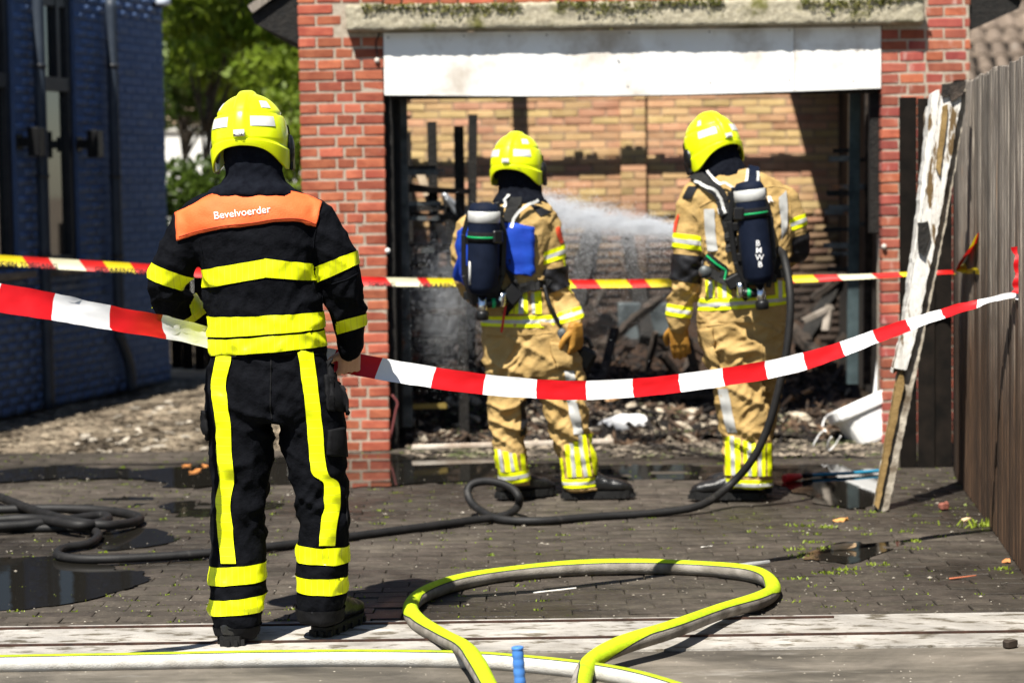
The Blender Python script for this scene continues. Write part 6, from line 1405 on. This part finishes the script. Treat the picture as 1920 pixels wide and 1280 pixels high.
# gauge on a lanyard by the right glove, torch held low
add2('gauge_hose', tube([tuple(f2.p(1020, 535, -.10)), tuple(f2.p(1030, 570, -.12)), tuple(f2.p(1045, 600, -.1)), tuple(f2.p(1056, 618, -.09))], .011, 6, 8), m_dark)
me = lathe([(.001, -.02), (.03, -.02), (.036, -.012), (.036, .012), (.03, .02), (.001, .021)], 20); me.transform(Matrix.Translation(f2.p(1056, 628, -.10)) @ Matrix.Rotation(R(80), 4, 'X')); add2('pressure_gauge', me, m_steel, None, True)
th = empty('hand_lamp', f2.p(1092, 668, .10), 'black hand lamp held beside the right thigh of the blue-vested firefighter', 'lamp')
bm = bmesh.new(); box(bm, (.01, 0, -.01), (.10, .09, .12), Matrix.Rotation(.5, 3, 'Y'), .02); obj('body', tome(bm), m_blackp, th)
obj('handle', tube([(-.06, 0, .0), (-.05, 0, .07), (.02, 0, .09), (.05, 0, .04)], .012, 5, 8), m_blackp, th)

# ---- right firefighter ---------------------------------------------------------
D3 = gnd(1390, 938).y; f3 = Fig(D3)
per3 = empty('person', (f3.p(1390, 600).x, D3, 0), 'firefighter in tan suit with lettered air tank spraying water into the garage', 'person')
TOR = [(318, 1335, 1412, .08), (330, 1312, 1440, .105), (345, 1288, 1466, .125), (365, 1278, 1484, .14), (395, 1283, 1490, .15), (450, 1308, 1486, .152), (500, 1317, 1480, .15), (550, 1311, 1476, .15), (585, 1307, 1478, .152), (604, 1306, 1478, .152)]
LA = [(1298, 380, 0, .08), (1292, 435, 0, .076), (1289, 495, .0, .076), (1282, 540, .02, .070), (1274, 580, .04, .064), (1271, 606, .05, .058)]
RA = [(1466, 375, .0, .082), (1482, 415, .01, .076), (1490, 452, .03, .072), (1480, 475, .10, .065), (1440, 478, .28, .058), (1400, 470, .40, .05)]
PEL = [(575, 1310, 1474, .145), (620, 1306, 1478, .15), (660, 1318, 1478, .15), (695, 1324, 1470, .13)]
LL = [(650, 1318, 1425, .13, -.02), (700, 1328, 1430, .12, -.02), (750, 1338, 1438, .115, -.02), (810, 1350, 1445, .105, -.02), (860, 1355, 1447, .10, -.02), (912, 1358, 1448, .09, -.02)]
RL = [(650, 1390, 1476, .12, .08), (700, 1395, 1472, .115, .10), (750, 1400, 1462, .11, .14), (810, 1395, 1450, .10, .18), (860, 1390, 1448, .10, .2), (905, 1385, 1446, .085, .2)]
jk3, jo3, tr3, to3, WL, WR = tan_suit(f3, per3, TOR, LA, RA, PEL, LL, RL, 41, (hs(f3, [(1280, 545, .08), (1320, 470, .07)]), hs(f3, [(1370, 660, .12), (1400, 740, .12), (1340, 700, .06), (1400, 820, .07)])))
jb3, tb3 = bvh(jk3), bvh(tr3); inL3, inR3 = nearpoly(WL, 1.12), nearpoly(WR, 1.12)
aL = lambda c: inL3(c) and c.x < f3.p(1322, 0).x; aR = lambda c: inR3(c) and c.x > f3.p(1470, 0).x
three(f3, jk3, (1260, 436, 1322, 443), (1260, 462, 1322, 470), aL, jo3)
three(f3, jk3, (1245, 568, 1300, 576), (1245, 590, 1300, 598), aL, jo3)
three(f3, jk3, (1470, 412, 1520, 396), (1472, 436, 1520, 418), aR, jo3)
obj('elbow_pad', band(f3, jk3, (1255, 474, 1325, 481), (1255, 522, 1325, 534), lambda c: aL(c) and c.y < D3 + .05, .008), m_pad, jo3)
obj('elbow_pad', band(f3, jk3, (1468, 448, 1520, 434), (1468, 490, 1520, 490), lambda c: inR3(c) and c.x > f3.p(1466, 0).x, .008), m_pad, jo3)
three(f3, jk3, (1300, 560, 1480, 548), (1300, 582, 1480, 568), lambda c: not aL(c) or c.x > f3.p(1312, 0).x, jo3)
vstripes(f3, jb3, [((x, 526), (x + 1, 558), 4.2, 'y') for x in (1328, 1336, 1350, 1366, 1392, 1456, 1466)] + [((x, 526), (x + 1, 558), 3.4, 's') for x in (1333, 1358, 1384, 1461)], jo3)
obj('silver_strip', patch(f3, jb3, st([(1330, 392), (1331, 420), (1334, 448), (1337, 470)], 9.5), .005, 3, 16), m_sil, jo3)
obj('silver_strip', patch(f3, jb3, [((1459, 372), (1473, 358)), ((1462, 400), (1476, 395)), ((1464, 430), (1474, 430)), ((1463, 452), (1468, 440))], .005, 3, 16), m_sil, jo3)
obj('shoulder_patch', patch(f3, jb3, [((1280, 372), (1292, 350)), ((1296, 372), (1304, 350)), ((1308, 352), (1314, 347))], .006, 4, 8), m_pad, jo3)
obj('sleeve_badge', patch(f3, jb3, [((1272, 402), (1275, 402)), ((1266, 420), (1271, 422)), ((1264, 436), (1268, 436))], .006, 3, 8), m_badge, jo3)
for pts in ([(1312, 388), (1330, 378), (1346, 372)], [(1430, 352), (1455, 350), (1480, 356)], [(1310, 392), (1318, 430), (1320, 480)], [(1480, 356), (1482, 400), (1480, 450)]): obj('seam', seam(f3, jb3, pts, .003, .001), m_tan, jo3)
proj_text(f3, jb3, 'BRANDWEER', .1, 1346, 402, 1451, 378, m_whitep, jo3, off=.008, bold=.0008)
three(f3, tr3, (1348, 892, 1455, 896), (1348, 912, 1455, 914), None, to3)
vstripes(f3, tb3, [((1366, 818), (1366, 890), 5, 'y'), ((1382, 822), (1384, 890), 5, 'y'), ((1398, 826), (1400, 892), 5, 'y'), ((1412, 830), (1414, 892), 5, 'y'), ((1430, 830), (1430, 892), 4.5, 'y'), ((1441, 830), (1442, 892), 4, 'y'), ((1373, 818), (1376, 890), 3.5, 's'), ((1404, 828), (1406, 892), 3.5, 's'), ((1424, 832), (1424, 892), 3, 's')], to3)
obj('silver_strip', patch(f3, tb3, st([(1356, 728), (1362, 760), (1368, 790), (1374, 810)], 9), .005, 3, 16), m_sil, to3)
for pts in ([(1312, 612), (1400, 604), (1470, 598)], [(1428, 640), (1432, 720), (1442, 800)], [(1330, 650), (1345, 690), (1350, 720)]): obj('seam', seam(f3, tb3, pts, .003, .001), m_tan, to3)
o = obj('thigh_pocket', patch(f3, tb3, [((1312, 618), (1336, 615)), ((1318, 640), (1340, 645)), ((1330, 672), (1350, 690))], .016, 4, 10), m_tan, to3); md = o.modifiers.new('s', 'SOLIDIFY'); md.thickness = .016; md.offset = -1
for px, py, an, L_ in ((1425, 942, R(176), .33), (1430, 925, R(150), .31)):
    g_ = gnd(px, py); boot(per3, Vector((g_.x, D3 + (-.02 if px < 1428 else .18), .012)), an, L_, .05)
bm = bmesh.new(); f3.slices(bm, [(255, 1315, 1380, .075, .03), (285, 1318, 1385, .085, .02), (302, 1320, 1392, .09, .01), (318, 1316, 1400, .095), (330, 1310, 1402, .10), (340, 1308, 1398, .10)])
hd = remesh(bm, .009, 2); wrinkle(hd, .008, 25, 7.5, zs=2.8); wear('hood', hd, m_hood, per3)
helmet(per3, f3.p(1336, 274, .04), R(24), R(14), R(-9), 1.0, '28', True)
CH3 = [[(a[0], a[1], a[2], a[3] * .6) for a in LA], [(a[0], a[1], a[2], a[3] * .6) for a in RA], [(1375, 690, -.02, .085), (1392, 790, -.02, .06), (1404, 890, -.02, .042)], [(1430, 690, .1, .08), (1425, 790, .16, .05), (1416, 890, .2, .04)]]
wear('body', bodymesh(f3, f3.p(1338, 284, .04), CH3, shrink(TOR[3:] + PEL[1:3], .8, .8)), m_skin, per3)
hand(per3, f3.p(1271, 606, .05), Vector((.1, .1, -1)), Vector((.25, 1, 0)), m_glove, 'glove', .35, 1.1)
hand(per3, f3.p(1400, 470, .40), Vector((-1, .5, -.1)), Vector((0, .2, -1)), m_glove, 'glove', .9, 1.05)
bk3 = lambda x, y, dd=-.18: f3.p(x, y, dd)
ap3, tk3, add3 = apparatus(f3, jb3, per3, f3.p(1403, 340, -.28), f3.p(1424, 528, -.28), .074, 'navy air tank lettered BMWB on the firefighter spraying water', 'BMWB', .68,
    [('shoulder_strap', [bk3(1372, 470), bk3(1366, 420), bk3(1355, 380), bk3(1340, 355), f3.p(1318, 342, -.08), f3.p(1305, 338, .02)], .06, m_strap, .02), ('strap_edge', [bk3(1360, 400), bk3(1350, 372), bk3(1332, 352), f3.p(1308, 346, -.08)], .014, m_sil, .026), ('strap_edge', [bk3(1376, 352), bk3(1362, 342), bk3(1345, 337), f3.p(1330, 333, -.06)], .012, m_sil, .026), ('shoulder_strap', [bk3(1412, 360), bk3(1412, 340), f3.p(1412, 322, -.1), f3.p(1412, 314, .0)], .055, m_tank, .014), ('strap_edge', [bk3(1400, 350), bk3(1401, 332), f3.p(1402, 316, -.1)], .012, m_sil, .019), ('strap_edge', [bk3(1426, 350), bk3(1425, 332), f3.p(1422, 318, -.1)], .012, m_sil, .019), ('side_strap', [f3.p(1322, 478, -.12), bk3(1340, 500), bk3(1360, 520), bk3(1378, 535)], .04, m_strap, .012), ('strap_line', [f3.p(1324, 478, -.12), bk3(1342, 500), bk3(1360, 518)], .008, m_green, .018), ('lower_strap', [bk3(1375, 530), bk3(1390, 548), bk3(1402, 562)], .03, m_strap, .02), ('side_strap', [f3.p(1470, 475, -.1), bk3(1458, 500), bk3(1445, 525)], .035, m_strap, .012)],
    [f3.p(1312, 505, -.02), bk3(1330, 512), bk3(1360, 520), bk3(1400, 522), bk3(1450, 515), f3.p(1472, 510, -.02)], 1400, -1)
bm = bmesh.new(); box(bm, f3.p(1376, 528, -.22), (.075, .03, .06), Matrix.Rotation(-.5, 3, 'Y'), .006); add3('strap_buckle', tome(bm), m_blackp)
class FF: pass
# vertical lettering on the tank
for i, ch in enumerate('BMWB'):
    me = textme(ch, .04, .0004); w0 = max(v_.co.x for v_ in me.vertices); x0 = min(v_.co.x for v_ in me.vertices)
    c = f3.p(1421.5 + i * 1.4, 461 + i * 13.2)
    for v_ in me.vertices:
        k = .040 / .04; q = f3.p(1423, 460, -.3); q = c + Vector(((v_.co.x - (w0 + x0) / 2) * k, 0, v_.co.y * k)); r_ = (q - C0).normalized(); h = tk3.ray_cast(C0, r_); v_.co = (h[0] if h[0] else q) - r_ * .004
    obj('lettering', me, m_whitep, ap3).location = -ap3.location
add3('gauge_dial', (lambda me: (me.transform(Matrix.Translation(f3.p(1322, 510, -.16)) @ Matrix.Rotation(R(90), 4, 'X')), me)[1])(lathe([(.001, -.01), (.03, -.01), (.033, 0), (.03, .012), (.001, .013)], 18)), m_steel, None, True)
# nozzle in the hidden right hand
nz = empty('hose_nozzle', f3.p(1345, 447, .44), 'black branch nozzle in front of the right-hand firefighter', 'nozzle')
N0, N1 = f3.p(1350, 448, .42), f3.p(1296, 438, .62)
o = obj('barrel', tube([(*N0, .024), (*(N0.lerp(N1, .5)), .03), (*(N0.lerp(N1, .8)), .034), (*N1, .038)], .03, 5, 16), m_blackp, nz); o.location = -nz.location
o = obj('bail_handle', tube([tuple(N0.lerp(N1, .3) + Vector((0, 0, .03))), tuple(N0.lerp(N1, .35) + Vector((0, 0, .09))), tuple(N0.lerp(N1, .6) + Vector((0, 0, .09))), tuple(N0.lerp(N1, .65) + Vector((0, 0, .03)))], .01, 5, 8), m_redp, nz); o.location = -nz.location

# ------------------------------------------------------------ water spray and mist
m_drop = bpy.data.materials.new('water_drops'); m_drop.use_nodes = True; nt = m_drop.node_tree; nt.nodes.remove(nt.nodes['Principled BSDF'])
t1 = nt.nodes.new('ShaderNodeBsdfTranslucent'); t2 = nt.nodes.new('ShaderNodeBsdfDiffuse'); mx = nt.nodes.new('ShaderNodeMixShader'); t1.inputs[0].default_value = (.85, .87, .9, 1); t2.inputs[0].default_value = (.85, .87, .9, 1); nt.links.new(t1.outputs[0], mx.inputs[1]); nt.links.new(t2.outputs[0], mx.inputs[2]); nt.links.new(mx.outputs[0], nt.nodes['Material Output'].inputs[0])
def drops(P, s):
    n = len(P); o_ = np.array([(1, 1, 1), (1, -1, -1), (-1, 1, -1), (-1, -1, 1)], float); V = (P[:, None, :] + o_[None] * s[:, None, None]).reshape(-1, 3)
    f = np.array([(0, 1, 2), (0, 3, 1), (0, 2, 3), (1, 3, 2)]); Fc = (f[None] + 4 * np.arange(n)[:, None, None]).reshape(-1, 3); return npmesh('drops', V, Fc)
J0, J1 = np.array(N1), np.array(at(985, 390, GY + .1)); rs = np.random.RandomState(3); n = 170000
t = rs.beta(1.15, 1.0, n); ax = J1 - J0; c = J0 + ax * t[:, None]; sp = .026 + .062 * t
strk = np.sin(t * 40 + rs.randint(0, 9, n)) * .25 + 1
P = c + rs.normal(size=(n, 3)) * (sp * strk)[:, None] * np.array([.6, 1, .62]); tail = rs.rand(n) < .3; P[tail, 2] -= rs.exponential(.16, tail.sum()) * (.2 + t[tail]); P[tail, 0] += rs.normal(size=tail.sum()) * .12; P[tail, 1] += rs.normal(size=tail.sum()) * .15
s = rs.uniform(.0006, .0016, n); s[tail] *= .8
kp = np.array([noise.noise(Vector((t[i] * 7, P[i, 2] * 16, P[i, 1] * 5))) + .6 * noise.noise(Vector((t[i] * 18, P[i, 2] * 40, 3))) > rs.uniform(-.75, .35) for i in range(n)]); P = P[kp]; s = s[kp]
obj('water_jet', drops(P, s), m_drop, label='white water jet spraying from the right firefighter towards the left', cat='water', kind='stuff')
n = 60000; c = np.array(at(826, 560, GY + .7)); P = c + rs.normal(size=(n, 3)) * np.array([.11, .2, .2]); s = rs.uniform(.0005, .0013, n)
obj('water_splash', drops(P, s), m_drop, label='white splash cloud behind the tank of the blue-vested firefighter', cat='water', kind='stuff')
def vol(name, me, dens, lab, scale=4.0, lo=.35, hi=.7):
    m = bpy.data.materials.new(name); m.use_nodes = True; nt = m.node_tree; N = nt.nodes; N.remove(N['Principled BSDF']); v = N.new('ShaderNodeVolumePrincipled'); v.inputs['Color'].default_value = (.95, .96, 1, 1); v.inputs['Anisotropy'].default_value = .1
    tc = N.new('ShaderNodeTexCoord'); nn = N.new('ShaderNodeTexNoise'); nn.inputs['Scale'].default_value = scale; nn.inputs['Detail'].default_value = 4; nt.links.new(tc.outputs['Object'], nn.inputs['Vector'])
    ln = N.new('ShaderNodeVectorMath'); ln.operation = 'LENGTH'; nt.links.new(tc.outputs['Object'], ln.inputs[0])
    fa = N.new('ShaderNodeMapRange'); fa.interpolation_type = 'SMOOTHSTEP'; fa.inputs[1].default_value = 1; fa.inputs[2].default_value = .15; nt.links.new(ln.outputs['Value'], fa.inputs[0])
    mr = N.new('ShaderNodeMapRange'); mr.inputs[1].default_value = lo; mr.inputs[2].default_value = hi; mr.inputs[4].default_value = dens; nt.links.new(nn.outputs[0], mr.inputs[0])
    mu = N.new('ShaderNodeMath'); mu.operation = 'MULTIPLY'; nt.links.new(mr.outputs[0], mu.inputs[0]); nt.links.new(fa.outputs[0], mu.inputs[1]); nt.links.new(mu.outputs[0], v.inputs['Density']); nt.links.new(v.outputs[0], N['Material Output'].inputs['Volume'])
    o = obj(name, me, m, label=lab, cat='mist', kind='stuff'); return o
def unit():
    bm = bmesh.new(); bmesh.ops.create_uvsphere(bm, u_segments=24, v_segments=16, radius=1); return tome(bm)
o = vol('garage_steam', unit(), .05, 'thin steam drifting over the debris inside the garage', 2.0); o.location = at(1220, 560, YB - 1.9); o.scale = (1.5, 1.2, .75)
